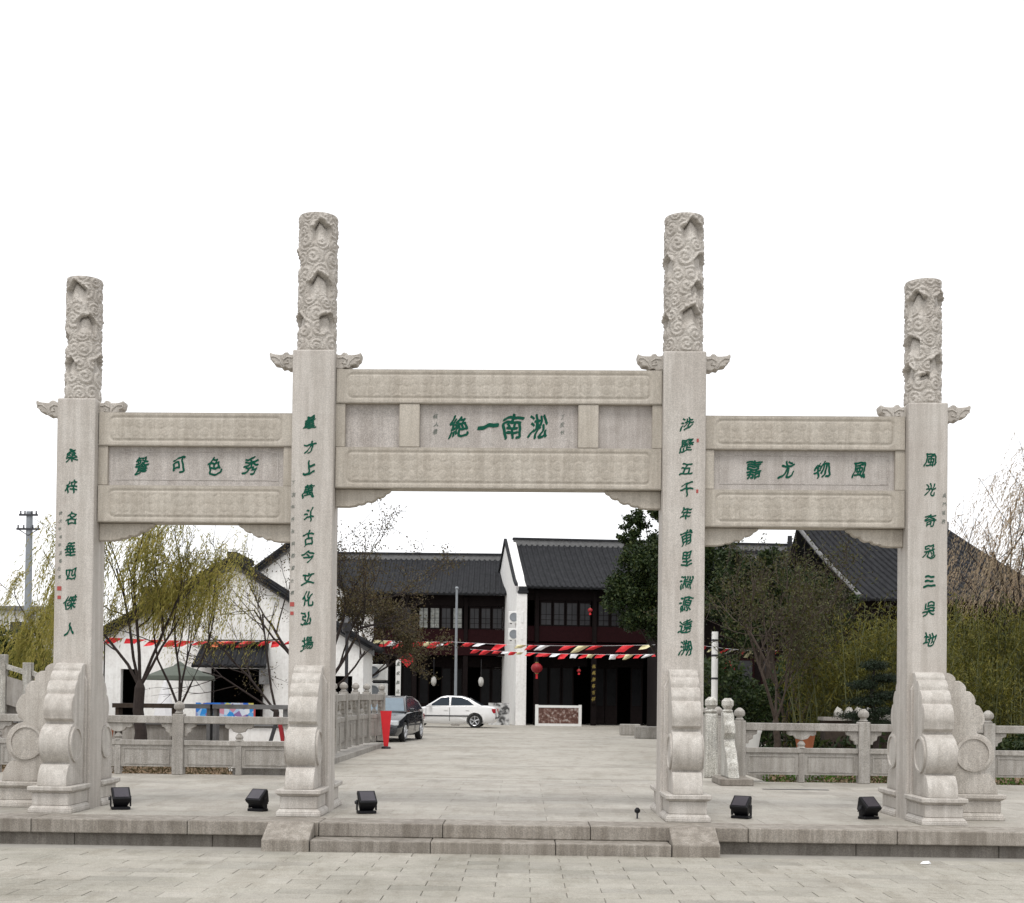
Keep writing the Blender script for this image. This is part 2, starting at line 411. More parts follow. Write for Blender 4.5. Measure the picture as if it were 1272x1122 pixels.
def finial(xc, r, z0, z1, recesses, seed, parent):
    nu, nv = 200, 330
    th = np.linspace(0, 2*math.pi, nu, endpoint=False); zz = np.linspace(z0, z1, nv)
    T, Z = np.meshgrid(th, zz)                       # th = 0 faces the plaza (-Y), growing towards +X
    per = 2*math.pi*r
    h = scroll(T*r, Z, .20, per, seed)*.021+scroll(T*r, Z, .11, per, seed+5)*.006
    for (deg, za, w, hh) in recesses:
        t0 = R(deg) % (2*math.pi)
        du = (T-t0+math.pi) % (2*math.pi)-math.pi
        du = du*r; du2 = np.abs(du); top = za-.9*np.maximum(du2-.03, 0)-.012*np.sin(du*45+za*9)
        ins = (np.abs(du) < w/2) & (Z < top) & (Z > za-hh)
        t = np.clip((top-Z)/(hh*.85), 0, 1)
        side = np.clip((w/2-np.abs(du))/(.2*w), 0, 1)
        dep = (.030*np.clip((1-t)*3, 0, 1)+.060*np.exp(-(t/.13)**1.5))*np.clip(side*2.5, 0, 1)
        h = np.where(ins, h*np.clip(t*1.8-.8, 0, 1)*.8-dep, h)
        lip = np.exp(-((Z-top-.022)/.018)**2)*(np.abs(du) < w/2+.02)     # cloud lip overhanging the hollow
        h += lip*.018
    rim = np.clip((z1-Z)/.03, 0, 1); h = .014+(h-.014)*rim
    h *= np.clip((Z-z0)/.03, .1, 1)
    rr = r-.020+h
    V = np.stack([xc+rr*np.sin(T), .235-rr*np.cos(T), Z], -1).reshape(-1, 3)
    i = np.arange(nv-1)[:, None]*nu; k = np.arange(nu)[None]
    F = np.stack([i+k, i+(k+1) % nu, i+nu+(k+1) % nu, i+nu+k], -1).reshape(-1, 4)
    me = np_mesh('carved_finial', V, F)
    bm = bmesh.new(); bm.from_mesh(me); bm.verts.ensure_lookup_table()
    bm.faces.new([bm.verts[(nv-1)*nu+q] for q in range(nu)])
    for f_ in bm.faces: f_.smooth = len(f_.verts) == 4
    bm.to_mesh(me); bm.free()
    return link('carved_finial', me, GC, parent)

COLS = [  # centre x, width, shaft top, finial radius, finial top, characters, character heights, x of text, size
    (-4.965, .455, 4.82, .211, 6.275, '桑梓名垂四傑人', [4.14, 3.77, 3.4, 3.04, 2.74, 2.41, 2.1], -5.0, .155,
     [(-14, 6.21, .30, .24), (27, 5.82, .24, .24), (-70, 5.66, .22, .25), (-32, 5.30, .20, .22), (80, 5.35, .2, .2), (150, 5.9, .3, .3), (200, 5.3, .3, .3)]),
    (-2.172, .495, 5.405, .232, 7.03, '量才上萬斗古今文化弘揚', [4.55, 4.25, 4.02, 3.74, 3.46, 3.19, 2.98, 2.72, 2.48, 2.25, 1.96], -2.205, .165,
     [(19, 6.93, .24, .26), (16, 6.31, .32, .30), (-62, 5.86, .24, .22), (42, 5.85, .22, .25), (-80, 6.6, .2, .25), (150, 6.8, .3, .3), (200, 6.1, .3, .3)]),
    (2.16, .495, 5.405, .232, 7.03, '涉歷五千年甫里淵源遠溯', [4.55, 4.3, 4.03, 3.79, 3.51, 3.23, 2.99, 2.71, 2.46, 2.2, 1.95], 2.19, .165,
     [(24, 6.96, .30, .24), (60, 6.58, .26, .26), (-72, 6.56, .24, .28), (42, 6.22, .20, .18), (20, 5.94, .26, .26), (-75, 5.86, .2, .2), (150, 6.8, .3, .3), (200, 6.1, .3, .3)]),
    (4.965, .455, 4.82, .211, 6.275, '風光奇冠三吳地', [4.15, 3.81, 3.45, 3.09, 2.75, 2.43, 2.08], 4.99, .155,
     [(-38, 6.12, .26, .30), (52, 6.12, .22, .22), (-58, 5.62, .24, .26), (-10, 5.16, .12, .08), (36, 5.38, .22, .26), (-72, 5.28, .2, .22), (150, 5.9, .3, .3), (200, 5.3, .3, .3)]),
]
arm_prof = [(0, .0), (.10, -.015), (.13, .012), (.18, .0), (.20, .035), (.27, .045), (.29, .08), (.315, .10), (.33, .165), (.318, .19), (.30, .175), (.27, .165), (.22, .16), (.17, .16), (.15, .185), (.11, .19), (.09, .16), (.05, .16), (.03, .175), (0, .175)]
def drum_profile():
    key = [(.02, 1.70), (.15, 1.615), (.27, 1.50), (.375, 1.345), (.47, 1.10)]
    pts = [(-.01, 1.715)]
    for (a, b), (c, d) in zip(key, key[1:]):
        mx, mz = c-a, d-b; L = math.hypot(mx, mz); nx, nz = -mz/L, mx/L
        if nx < 0: nx, nz = -nx, -nz
        for t in [i/7 for i in range(0, 8)]:
            bl = (4*t*(1-t))**.75*L*.17-(.014 if t > .99 or t < .01 else 0)
            pts.append((a+mx*t+nx*bl, b+mz*t+nz*bl))
    pts += [(.455, 1.055), (.40, 1.03), (.385, 1.005)]
    for i in range(13):
        an = R(62-i*(62+58)/12); pts.append((.345+.245*math.cos(an), .765+.245*math.sin(an)))
    pts += [(.47, .535), (.50, .545), (.54, .535), (.585, .48), (.615, .42), (.63, .36), (.635, .30), (-.01, .30)]
    out = []
    for p in pts:
        if not out or math.hypot(p[0]-out[-1][0], p[1]-out[-1][1]) > .012: out.append(p)
    return out
DP = drum_profile()
# drum stone in local axes: u along -Y (outward), thickness along X
def drum_meshes(t, mt):
    b = MB().prism([(-u, z) for u, z in DP], -t/2, t/2, 'yz').mesh('drum_body', .014, 2, 35)
    p = MB().frus(-t/2-.085, t/2+.085, -.69, .0, .0, .045, 0, 0).frus(-t/2-.085, t/2+.085, -.69, .0, .045, .085, .035, .035)
    p.box(-t/2-.045, t/2+.045, -.655, 0, .085, .225).frus(-t/2-.045, t/2+.045, -.655, .0, .225, .25, -.04, -.035).box(-t/2-.09, t/2+.09, -.70, 0, .25, .30)
    pm_ = p.mesh('drum_plinth', .008, 1)
    ds = [MB().lathe([(.205, 0), (.205, .022*s), (.175, .026*s), (.172, .010*s), (.02, .013*s)], 40, (s*t/2, -.345, .765), 'x').mesh('drum_disc', 0, 1, 30) for s in (-1, 1)]
    for m_ in (b, pm_, *ds): m_.materials.append(mt)
    return b, pm_, ds
DM32, DM22 = drum_meshes(.33, GD), drum_meshes(.20, GC)
def drum(parent, x, y, rz, ms):
    o = link('drum_stone', ms[0], None, parent, (x, y, 0)); o.rotation_euler = (0, 0, rz)
    link('plinth', ms[1], None, o)
    for d_m in ms[2]: link('disc', d_m, None, o)
for ci, (xc, w, zt, fr, ft, txt, zs, tx, ts, rec) in enumerate(COLS):
    col = MB().box(xc-w/2, xc+w/2, 0, .45, -.02, zt).build('column', GR, gate, bevel=.018, seg=2)
    finial(xc, fr, zt-.01, ft, rec, 20+ci*3, col)
    for s in (-1, 1):
        a = MB().prism([(xc+s*(w/2-.03+u), zt-.19+z) for u, z in arm_prof], .12, .30).build('cloud_arm', GC, gate, bevel=.012, seg=2)
        # a carved rib that follows the cloud outline
        MB().tube([(xc+s*(w/2+u), .117, zt-.19+z) for u, z in ((.02, .12), (.08, .13), (.13, .10), (.12, .05), (.07, .06), (.08, .09))], .009, 6).tube(
            [(xc+s*(w/2+u), .117, zt-.19+z) for u, z in ((.14, .03), (.17, .09), (.22, .13), (.27, .13), (.28, .10), (.24, .08))], .008, 6).build('carved_scroll', GC, a)
    for i, (ch, z) in enumerate(zip(txt, zs)):
        glyph(ch, tx+rnd.uniform(-.008, .008), z, -.001, ts, GREEN, col, seed=ci*20+i)
    # backing plate and the drum stones before and behind
    MB().prism([(xc-w/2+.035, .28), (xc+w/2-.035, .28), (xc+w/2-.035, 1.50), (xc+w/2-.075, 1.60), (xc-w/2+.075, 1.60), (xc-w/2+.035, 1.50)], -.045, .0).build('backing_plate', GR, gate, bevel=.008)
    drum(gate, xc, 0, 0, DM32); drum(gate, xc, .45, math.pi, DM32)
drum(gate, -4.965-.455/2, .23, -math.pi/2, DM22)
drum(gate, 4.965+.455/2, .23, math.pi/2, DM22)
cols = [o for o in gate.children if o.name.startswith('column')]
small_text('丁亥年仲秋吳郡蘇士書', -2.385, 3.84, 2.55, -.001, .05, cols[1], True)
small_text('歲次甲申年孟春日書', -5.13, 3.46, 2.71, -.001, .045, cols[0], True)
small_text('吳門張君', 5.145, 3.74, 3.44, -.001, .05, cols[3])
for z_ in (4.37, 3.78): MB().box(2.30, 2.325, -.003, .001, z_-.03, z_+.012).build('seal_mark', REDINK, cols[2])

def carved_face(x0, x1, z0, z1, y, parent, seed, amp=.009):
    nx, nz = int((x1-x0)/.0125), int((z1-z0)/.0125)
    X, Z = np.meshgrid(np.linspace(x0, x1, nx), np.linspace(z0, z1, nz))
    ix0, ix1, iz0, iz1 = x0+.13, x1-.13, z0+.055, z1-.05
    rad = .06
    qx = np.maximum(np.maximum(ix0+rad-X, X-(ix1-rad)), 0); qz = np.maximum(np.maximum(iz0+rad-Z, Z-(iz1-rad)), 0)
    sd_ = np.minimum(np.minimum(X-ix0, ix1-X), np.minimum(Z-iz0, iz1-Z))
    sd_ = np.where((qx > 0) & (qz > 0), rad-np.sqrt(qx**2+qz**2), sd_)     # >0 inside the rounded field
    groove = np.exp(-(sd_/.011)**2)*.014
    h = -groove+np.where(sd_ > .02, scroll(X, Z, .12, None, seed)*amp-amp*.6, 0)
    V = np.stack([X, np.full_like(X, y)-h, Z], -1).reshape(-1, 3)
    i = np.arange(nz-1)[:, None]*nx; k = np.arange(nx-1)[None]
    F = np.stack([i+k, i+k+1, i+nx+k+1, i+nx+k], -1).reshape(-1, 4)
    me = np_mesh('carved_face', V, F); me.polygons.foreach_set('use_smooth', [True]*len(F))
    return link('carved_face', me, GB, parent)
def beam(x0, x1, z0, z1, seed):
    b = MB().box(x0, x1, .118, .37, z0, z1).build('lintel', GB, gate, bevel=.01)
    carved_face(x0+.012, x1-.012, z0+.012, z1-.012, .106, b, seed)
    MB().box(x0+.004, x1-.004, .1085, .117, z0+.004, z0+.011).box(x0+.004, x1-.004, .1085, .117, z1-.011, z1-.004).build('edge_fillet', GB, b)
brk = [(0, 0), (.66, 0), (.64, -.035), (.60, -.05), (.575, -.085), (.53, -.10), (.50, -.095), (.475, -.13), (.43, -.155), (.40, -.15), (.37, -.145), (.345, -.175), (.30, -.185), (.27, -.18), (.245, -.2), (.16, -.212), (.0, -.212)]
def bay(x0, x1, zs, seed, centre=False):
    zt, z2, z3, z4 = zs
    beam(x0, x1, z2, zt, seed); beam(x0, x1, z4, z3, seed+1)
    pz0, pz1 = z3+.001, z2-.001
    ends = .115
    for s, xx in ((1, x0), (-1, x1)):
        a, b = sorted((xx+.0, xx+s*ends))
        MB().box(a, b, .125, .33, pz0, pz1).build('panel_post', GB, gate, bevel=.006)
    MB().prism([(x0+u, z4-.001+z) for u, z in brk], .20, .31).build('corner_bracket', GB, gate, bevel=.01)
    MB().prism([(x1-u, z4-.001+z) for u, z in brk], .20, .31).build('corner_bracket', GB, gate, bevel=.01)
    if centre:
        for xx in (-1.05, 1.05): MB().box(xx-.12, xx+.12, .118, .34, pz0, pz1).build('panel_post', GB, gate, bevel=.008)
        MB().box(x0+ends, -1.172, .19, .27, pz0, pz1).build('blank_panel', GP, gate); MB().box(1.172, x1-ends, .19, .27, pz0, pz1).build('blank_panel', GP, gate)
        return MB().box(-.928, .928, .18, .26, pz0, pz1).build('name_panel', GP, gate)
    p = MB().box(x0+ends, x1-ends, .18, .26, pz0, pz1).build('name_panel', GP, gate)
    f = MB(); a, b = x0+ends+.07, x1-ends-.07; c, d = pz0+.07, pz1-.05
    f.box(a, b, .175, .179, c, c+.012).box(a, b, .175, .179, d-.012, d).box(a, a+.012, .175, .179, c+.0125, d-.0125).box(b-.012, b, .175, .179, c+.0125, d-.0125)
    f.build('fine_border', GP, p)
    return p
mp_ = bay(-1.925, 1.913, (5.205, 4.80, 4.285, 3.80), 50, True)
lp_ = bay(-4.738, -2.42, (4.68, 4.28, 3.815, 3.375), 60)
rp_ = bay(2.408, 4.738, (4.68, 4.28, 3.815, 3.375), 70)
for i, (ch, x) in enumerate(zip('餐可色秀', (-4.23, -3.79, -3.36, -2.93))): glyph(ch, x, 4.06, .179, .2, GREEN, lp_, seed=100+i)
for i, (ch, x) in enumerate(zip('絶一南淞', (-.47, -.14, .16, .47))): glyph(ch, x, 4.545, .179, .27, GREEN, mp_, seed=120+i)
for i, (ch, x) in enumerate(zip('嘉尤物風', (2.99, 3.38, 3.79, 4.22))): glyph(ch, x, 4.06, .179, .205, GREEN, rp_, seed=110+i)
for x_, t_ in ((-.745, '蘇人書'), (.75, '丁亥秋')): small_text(t_, x_, 4.66, 4.48, .179, .06, mp_)

# ------------------------------------------------------------------ floodlights on the platform
def make_flood():
    t = empty('floodlight')
    MB().box(-.12, .12, -.07, .07, 0, .035).build('base_plate', BLACK, t, bevel=.006)
    br = MB().box(-.135, -.12, -.03, .03, .0355, .17).box(.12, .135, -.03, .03, .0355, .17).build('yoke', BLACK, t, bevel=.004)
    MB().lathe([(.022, 0), (.022, .02)], 12, (.136, 0, .14), 'x').build('clamp_knob', DARKM, br)
    hd = MB().frus(-.085, .085, -.08, .08, -.12, .02, -.03, -.028).box(-.12, .12, -.11, .11, .0205, .07)
    hd.v = [tuple(Matrix.Rotation(R(-38), 3, 'X') @ Vector(v) + Vector((0, 0, .16))) for v in hd.v]
    h = hd.build('lamp_head', BLACK, t, bevel=.01, seg=2)
    ln = MB().box(-.095, .095, -.085, .085, .071, .076); ln.v = [tuple(Matrix.Rotation(R(-38), 3, 'X') @ Vector(v) + Vector((0, 0, .16))) for v in ln.v]
    ln.build('lens', LENS, h)
    fn = MB()
    for k in range(5): fn.box(-.07, .07, -.065+.03*k, -.057+.03*k, -.145, -.121)
    fn.v = [tuple(Matrix.Rotation(R(-38), 3, 'X') @ Vector(v) + Vector((0, 0, .16))) for v in fn.v]
    fn.build('cooling_fins', BLACK, h)
    return t
fl = make_flood(); GF = 'black floodlights along the platform edge'
for i, (x, y, rz, lb) in enumerate([
        (-4.35, -.05, 205, 'black floodlight on the platform beside the leftmost column, aimed at it'),
        (-2.75, -.02, 155, 'black floodlight standing just left of the left tall column'),
        (-1.47, -.12, 200, 'black floodlight just right of the left tall column, under the wide bay'),
        (2.84, -.08, 150, 'black floodlight with a pale top edge, right of the right tall column'),
        (4.32, .05, 205, 'black floodlight standing left of the rightmost column drum stone')]):
    o = fl if i == 0 else copy_tree(fl)
    tag(o, lb, 'floodlight', GF); o.location = (x, y, .002); o.rotation_euler = (0, 0, R(rz)); o.scale = (.88, .88, .92)
t = thing('ground_spike_lamp', 'tiny dark spike lamp on the platform left of the right tall column', 'lamp', (1.63, -.3, 0))
MB().tube([(1.63, -.3, 0), (1.63, -.3, .06)], .01, 8).build('spike', DARKM, t)
MB().lathe([(.012, .06), (.032, .075), (.034, .10), (.012, .125)], 12, (1.63, -.3, 0)).build('lamp_head', BLACK, t, sharp=30)
t = MB().add([(4.33, -1.96, -.268), (4.40, -1.99, -.266), (4.45, -1.93, -.268), (4.38, -1.90, -.268), (4.36, -1.95, -.245), (4.42, -1.95, -.24), (4.39, -1.92, -.25)], [(0, 1, 4), (1, 5, 4), (1, 2, 5), (2, 6, 5), (2, 3, 6), (3, 0, 4), (3, 4, 6), (4, 5, 6), (0, 3, 2, 1)]).build('crumpled_paper', WCL)
tag(t, 'crumpled scrap of white paper on the plaza at the foot of the step', 'litter')

# ------------------------------------------------------------------ balustrades
def post_mesh(kind='lotus', h=1.02, w=.19):
    m = MB().box(-w/2, w/2, -w/2, w/2, 0, h)
    return m.mesh('post', .01, 1)
def finial_mesh():
    return MB().lathe([(.06, 0), (.075, .02), (.05, .045), (.05, .06), (.085, .085), (.095, .12), (.085, .16), (.05, .195), (.02, .215)], 14).mesh('finial', 0, 1, 30)
PM = {h: post_mesh(h=h) for h in (1.02, 1.28)}; FM = finial_mesh()
for m_ in list(PM.values())+[FM]: m_.materials.append(GBAL)
def balustrade(root, pts, top=1.0, z0=0, slope=None):
    ph = 1.02 if top < 1.1 else 1.28
    for i, p in enumerate(pts):
        zb = z0 if slope is None else slope[i]
        o = link('post', PM[ph], None, root, Vector(p)+Vector((0, 0, zb))-Vector(root['_l']))
        if i+1 < len(pts): o.rotation_euler.z = math.atan2(pts[i+1][1]-p[1], pts[i+1][0]-p[0])
        link('finial', FM, None, o, (0, 0, ph))
    s = top/1.0
    for i, (a, b) in enumerate(zip(pts, pts[1:])):
        za = z0 if slope is None else slope[i]; zb = z0 if slope is None else slope[i+1]
        L = math.hypot(b[0]-a[0], b[1]-a[1])-.19; rz = math.atan2(b[1]-a[1], b[0]-a[0])
        mid = Vector(((a[0]+b[0])/2, (a[1]+b[1])/2, (za+zb)/2))
        sh = (zb-za)/(L+.19)
        def fix(m): m.v = [(x, y, z+x*sh) for x, y, z in m.v]; return m
        M = Matrix.Translation(mid-Vector(root['_l'])) @ Matrix.Rotation(rz, 4, 'Z')
        def part(name, m, bevel=.008, par=root):
            me = fix(m).mesh(name, bevel); o = link(name, me, GBAL, par)
            if par is root: o.matrix_local = M
            return o
        part('top_rail', MB().box(-L/2, L/2, -.075, .075, .86*s, .985*s))
        part('middle_rail', MB().box(-L/2, L/2, -.06, .06, .49*s, .575*s))
        pn = part('panel', MB().box(-L/2, -.05, -.035, .035, .13*s, .489*s).box(.05, L/2, -.035, .035, .13*s, .489*s), 0)
        fr = MB()
        for x0, x1 in ((-L/2+.05, -.1), (.1, L/2-.05)):
            for yy in (-1, 1):
                ya, yb = sorted((.0355*yy, .046*yy))
                fr.box(x0, x1, ya, yb, .17*s, .185*s).box(x0, x1, ya, yb, .43*s, .445*s).box(x0, x0+.015, ya, yb, .1855*s, .4295*s).box(x1-.015, x1, ya, yb, .1855*s, .4295*s)
        part('moulding', fr, 0, pn)
        part('stub_post', MB().box(-.05, .05, -.055, .055, 0, .489*s))
        part('bud', MB().lathe([(.075, .576*s), (.055, .60*s), (.07, .635*s), (.05, .67*s), (.02, .70*s)], 10), 0)
        part('cloud_drop', MB().prism([(-.24, .859*s), (-.235, .80*s), (-.19, .775*s), (-.14, .785*s), (-.10, .73*s), (0, .705*s), (.10, .73*s), (.14, .785*s), (.19, .775*s), (.235, .80*s), (.24, .859*s)], -.04, .04), .006)
        part('cloud_bracket', MB().prism([(-L/2, .64*s), (-L/2+.05, .64*s), (-L/2+.06, .69*s), (-L/2+.12, .72*s), (-L/2+.13, .78*s), (-L/2+.19, .80*s), (-L/2+.2, .859*s), (-L/2, .859*s)], -.04, .04), .006)
        part('cloud_bracket', MB().prism([(L/2, .64*s), (L/2-.05, .64*s), (L/2-.06, .69*s), (L/2-.12, .72*s), (L/2-.13, .78*s), (L/2-.19, .80*s), (L/2-.2, .859*s), (L/2, .859*s)], -.04, .04), .006)
t = thing('stone_balustrade', 'grey carved stone balustrade behind the left bay, in front of the willow', 'balustrade', (-13.7, 7, 0))
balustrade(t, [(-3.42-2.05*k, 7.0, 0) for k in range(6)])
t = thing('stone_balustrade', 'grey carved stone balustrade behind the right bay, in front of the bamboo', 'balustrade', (3.93, 7, 0))
balustrade(t, [(3.93+2.05*k, 7.0, 0) for k in range(6)])
t = thing('stone_balustrade', 'curved tall stone balustrade running back along the left side of the road', 'balustrade', (-3.5, 8.4, 0))
balustrade(t, [(-3.5, 8.6, 0), (-3.58, 10.6, 0), (-3.66, 12.6, 0), (-3.7, 14.6, 0), (-3.68, 16.6, 0), (-3.62, 18.4, 0), (-3.42, 20.1, 0)], 1.25, .11, [.11, .13, .15, .17, .18, .18, .18])
t = thing('stone_balustrade', 'stone balustrade running back beside the right tall column with carved newels', 'balustrade', (3.75, 7, 0))
balustrade(t, [(3.9, 9.3, 0), (4.0, 11.3, 0), (4.1, 13.3, 0), (4.15, 15.3, 0), (4.2, 17.3, 0)], 1.0, 0)
# pale carved drum-shaped newel at the road corner
t = thing('carved_newel_stone', 'pale carved drum newel stone at the corner of the right balustrades', 'newel stone', (3.66, 6.2, 0))
MB().box(3.46, 3.98, 5.85, 6.9, 0, .11).build('base_slab', GK, t, bevel=.012)
MB().prism([(6.86, .11), (6.86, 1.15), (6.72, 1.18), (6.60, 1.12), (6.55, 1.0), (6.45, .95), (6.42, .82), (6.5, .72), (6.42, .6), (6.30, .55), (6.22, .42), (6.12, .35), (6.05, .22), (5.98, .11)], 3.60, 3.78, 'yz').build('scroll_body', GW, t, bevel=.02, seg=2)
b_ = MB().lathe([(.07, 1.15), (.09, 1.18), (.06, 1.21), (.10, 1.27), (.10, 1.34), (.05, 1.39)], 14, (3.69, 6.72, 0)).build('lotus_finial', GW, t, sharp=30)
t = thing('carved_newel_stone', 'second pale carved newel post behind the corner newel stone', 'newel stone', (3.6, 8.1, 0))
MB().box(3.50, 3.72, 8.0, 8.2, 0, 1.12).build('shaft', GW, t, bevel=.02, seg=2)
MB().lathe([(.08, 1.12), (.11, 1.16), (.06, 1.2), (.11, 1.27), (.11, 1.35), (.05, 1.41)], 14, (3.61, 8.1, 0)).build('lotus_finial', GW, t, sharp=30)
# the stepped bridge parapet far left
t = thing('bridge_parapet', 'pale sloping stone bridge parapet seen left of the leftmost drum stone', 'parapet', (-12.5, 18, 0))
for x, zt in ((-14.4, 3.0), (-12.75, 2.3), (-12.1, 2.1), (-11.0, 1.7)):
    p_ = MB().box(x-.11, x+.11, 17.9, 18.1, -.3, zt).build('post', GW, t, bevel=.01)
for (xa, za), (xb, zb) in zip(((-14.28, 2.75), (-12.63, 2.05), (-11.98, 1.9)), ((-12.87, 2.2), (-12.22, 1.93), (-11.12, 1.45))):
    MB().prism([(xa, za), (xb, zb), (xb, zb-.12), (xa, za-.12)], 17.93, 18.07).build('handrail', GW, t)
    MB().prism([(xa, za-.3), (xb, zb-.3), (xb, zb-1.0), (xa, za-1.0)], 17.96, 18.04).build('panel', GBAL, t)
MB().prism([(-15, 2.0), (-10.8, .5), (-10.8, -.3), (-15, -.3)], 18.15, 20.5).build('bridge_ramp', GBAL, t)

# ------------------------------------------------------------------ roofs and houses
def roof_ribs(e0, e1, r0, r1, pitch=.29, rad=.07, sag=.16, caps=True):
    e0, e1, r0, r1 = map(Vector, (e0, e1, r0, r1)); m = MB(); NS = 5
    n = max(2, int((e1-e0).length/pitch))
    def P(s, t):
        p = (e0.lerp(e1, s)).lerp(r0.lerp(r1, s), t); return p-Vector((0, 0, sag*4*t*(1-t)))
    nrm = (e1-e0).cross(r0-e0).normalized()
    if nrm.z < 0: nrm = -nrm
    slab = MB()
    for i in range(NS):
        a, b = i/NS, (i+1)/NS
        q = [P(0, a), P(1, a), P(1, b), P(0, b)]; q2 = [v-nrm*.09 for v in q]
        slab.add(q+q2, [(0, 1, 2, 3), (7, 6, 5, 4), (0, 4, 5, 1), (1, 5, 6, 2), (2, 6, 7, 3), (3, 7, 4, 0)])
    for k in range(n+1):
        s = min(max((k)/n, .003), .997); ex = (e1-e0).normalized(); prev = None
        vs = []
        for i in range(NS+1):
            p = P(s, i/NS)
            for j in range(5):
                a = math.pi*j/4; vs.append(p+ex*rad*math.cos(a)+nrm*(rad*math.sin(a)+.002))
        fs = [(i*5+j, i*5+j+1, i*5+5+j+1, i*5+5+j) for i in range(NS) for j in range(4)]
        fs.append((0, 1, 2, 3, 4))
        m.add(vs, fs)
        if caps:
            p = P(s, 0)-nrm*.03; dn = (e0-r0).normalized()
            m.add([p+ex*rad*1.15*math.cos(a)+nrm*rad*1.15*math.sin(a)+dn*.03 for a in [2*math.pi*q/8 for q in range(8)]]+[p+ex*rad*1.15*math.cos(a)+nrm*rad*1.15*math.sin(a) for a in [2*math.pi*q/8 for q in range(8)]],
                  [tuple(range(8))]+[(q, (q+1) % 8, (q+1) % 8+8, q+8) for q in range(8)])
    return slab, m
def roof(root, e0, e1, r0, r1, **kw):
    slab, m = roof_ribs(e0, e1, r0, r1, **kw)
    s = slab.build('roof', TILE, root, world=False)
    m.build('roof_tiles', TILE, s, world=False, kind='stuff')
    return s
def timber_shop(name, label, loc, rz, L, eave, ridge, dep, first_bay, nb, bayw, pale=False):
    """two-storey dark timber shop house; local x along the facade, y back from it"""
    t = thing(name, label, 'building', loc, rz)
    kw = dict(world=False)
    ov = .85
    roof(t, (0, -ov, eave), (L, -ov, eave), (0, dep, ridge), (L, dep, ridge))
    roof(t, (L, 2*dep+ov, eave), (0, 2*dep+ov, eave), (L, dep, ridge), (0, dep, ridge))
    rb = MB().box(-.1, L+.1, dep-.16, dep+.16, ridge-.1, ridge+.22).build('ridge_wall', TILEG, t, **kw)
    MB().box(-.14, L+.14, dep-.21, dep+.21, ridge+.2205, ridge+.33).build('ridge_cap', TILE, rb, **kw)
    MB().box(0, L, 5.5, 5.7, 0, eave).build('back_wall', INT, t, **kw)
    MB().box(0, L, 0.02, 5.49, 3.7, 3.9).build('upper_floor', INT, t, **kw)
    MB().box(L-.2, L, .25, 5.49, 0, 3.69).box(L-.2, L, .25, 5.49, 3.91, eave).build('side_wall', TIMB, t, **kw)
    MB().box(0, L, -.02, .12, 5.02-.78, 5.02).build('balcony_board', TIMR, t, **kw)
    MB().box(0, L, -.06, .14, eave-.62, eave-.05).build('eave_beam', TIMB, t, **kw)
    MB().box(0, L, -.12, .1, 3.62, 4.15).build('floor_beam', TIMR, t, **kw)
    # small pent roof over the shopfronts
    x = first_bay; k = 0
    for b in range(nb):
        MB().box(x-.13, x+.13, -.10, .16, 0, 3.6).box(x-.11, x+.11, -.16, .16, 4.16, eave-.1).build('pillar', TIMB, t, bevel=.03, **kw)
        pw = (bayw-.3)/4
        for q in range(4):
            xa = x+.15+q*pw
            f = MB().box(xa+.02, xa+.08, 0, .07, 5.03, eave-.63).box(xa+pw-.08, xa+pw-.02, 0, .07, 5.03, eave-.63).box(xa+.08, xa+pw-.08, 0, .07, 5.03, 5.09).box(xa+.08, xa+pw-.08, 0, .07, eave-.75, eave-.63)
            fr = f.build('window', TIMB, t, **kw)
            MB().box(xa+.081, xa+pw-.081, .03, .045, 5.091, eave-.751).build('pane', GLASSL if (pale and b in pale and (q+b) % 3 != 1) else GLASS, fr, **kw)
            lt = MB()
            for zz in (5.33, 5.6): lt.box(xa+.081, xa+pw-.081, .015, .029, zz, zz+.02)
            lt.box(xa+pw/2-.012, xa+pw/2+.012, .012, .0285, 5.091, eave-.751); lt.build('lattice', TIMB, fr, **kw)
        # ground floor lattice doors set back in shade
        for q in range(4):
            xa = x+.15+q*pw
            if (b+q) % 4 == 3: continue
            d = MB().box(xa+.02, xa+pw-.02, 1.2, 1.26, .05, 1.0).box(xa+.02, xa+.09, 1.2, 1.26, 1.01, 3.0).box(xa+pw-.09, xa+pw-.02, 1.2, 1.26, 1.01, 3.0).box(xa+.09, xa+pw-.09, 1.2, 1.26, 2.92, 3.0).build('door', TIMB, t, **kw)
            MB().box(xa+.091, xa+pw-.091, 1.22, 1.24, 1.01, 2.915).build('pane', GLASSD, d, **kw)
        MB().box(x+.14, x+bayw-.14, 1.15, 1.3, 3.01, 3.6).build('transom', TIMB, t, **kw)
        x += bayw
    return t
B1 = timber_shop('shop_house', 'two storey dark timber shop house with white gable wall, right of the flagpole', (.35, 53, 0), R(7), 15.6, 6.95, 9.65, 4.4, .62, 5, 2.95)
g_ = MB().prism([(-.95, 0), (-.95, 6.55), (-.70, 6.6), (-.72, 6.95), (-.1, 7.25), (1.2, 7.98), (2.6, 8.78), (4.0, 9.62), (4.4, 9.80), (4.8, 9.62), (9.7, 7.0), (9.7, 0)], -.52, .0, 'yz').build('gable_wall', WALL, B1, world=False)
cp = MB()
for (ya, za), (yb, zb) in zip([(-.98, 6.97), (-.1, 7.28), (1.2, 8.01), (2.6, 8.81), (4.4, 9.83)], [(-.1, 7.28), (1.2, 8.01), (2.6, 8.81), (4.4, 9.83), (9.8, 7.05)]):
    cp.prism([(ya, za-.03), (yb, zb-.03), (yb, zb+.10), (ya, za+.10)], -.62, -.47, 'yz')
cp.build('coping', TILE, g_, world=False)
MB().box(-.45, .06, -1.02, -.72, 6.6, 6.72).box(-.4, .0, -1.0, -.74, 6.73, 6.93).build('corbel', TILE, g_, world=False)
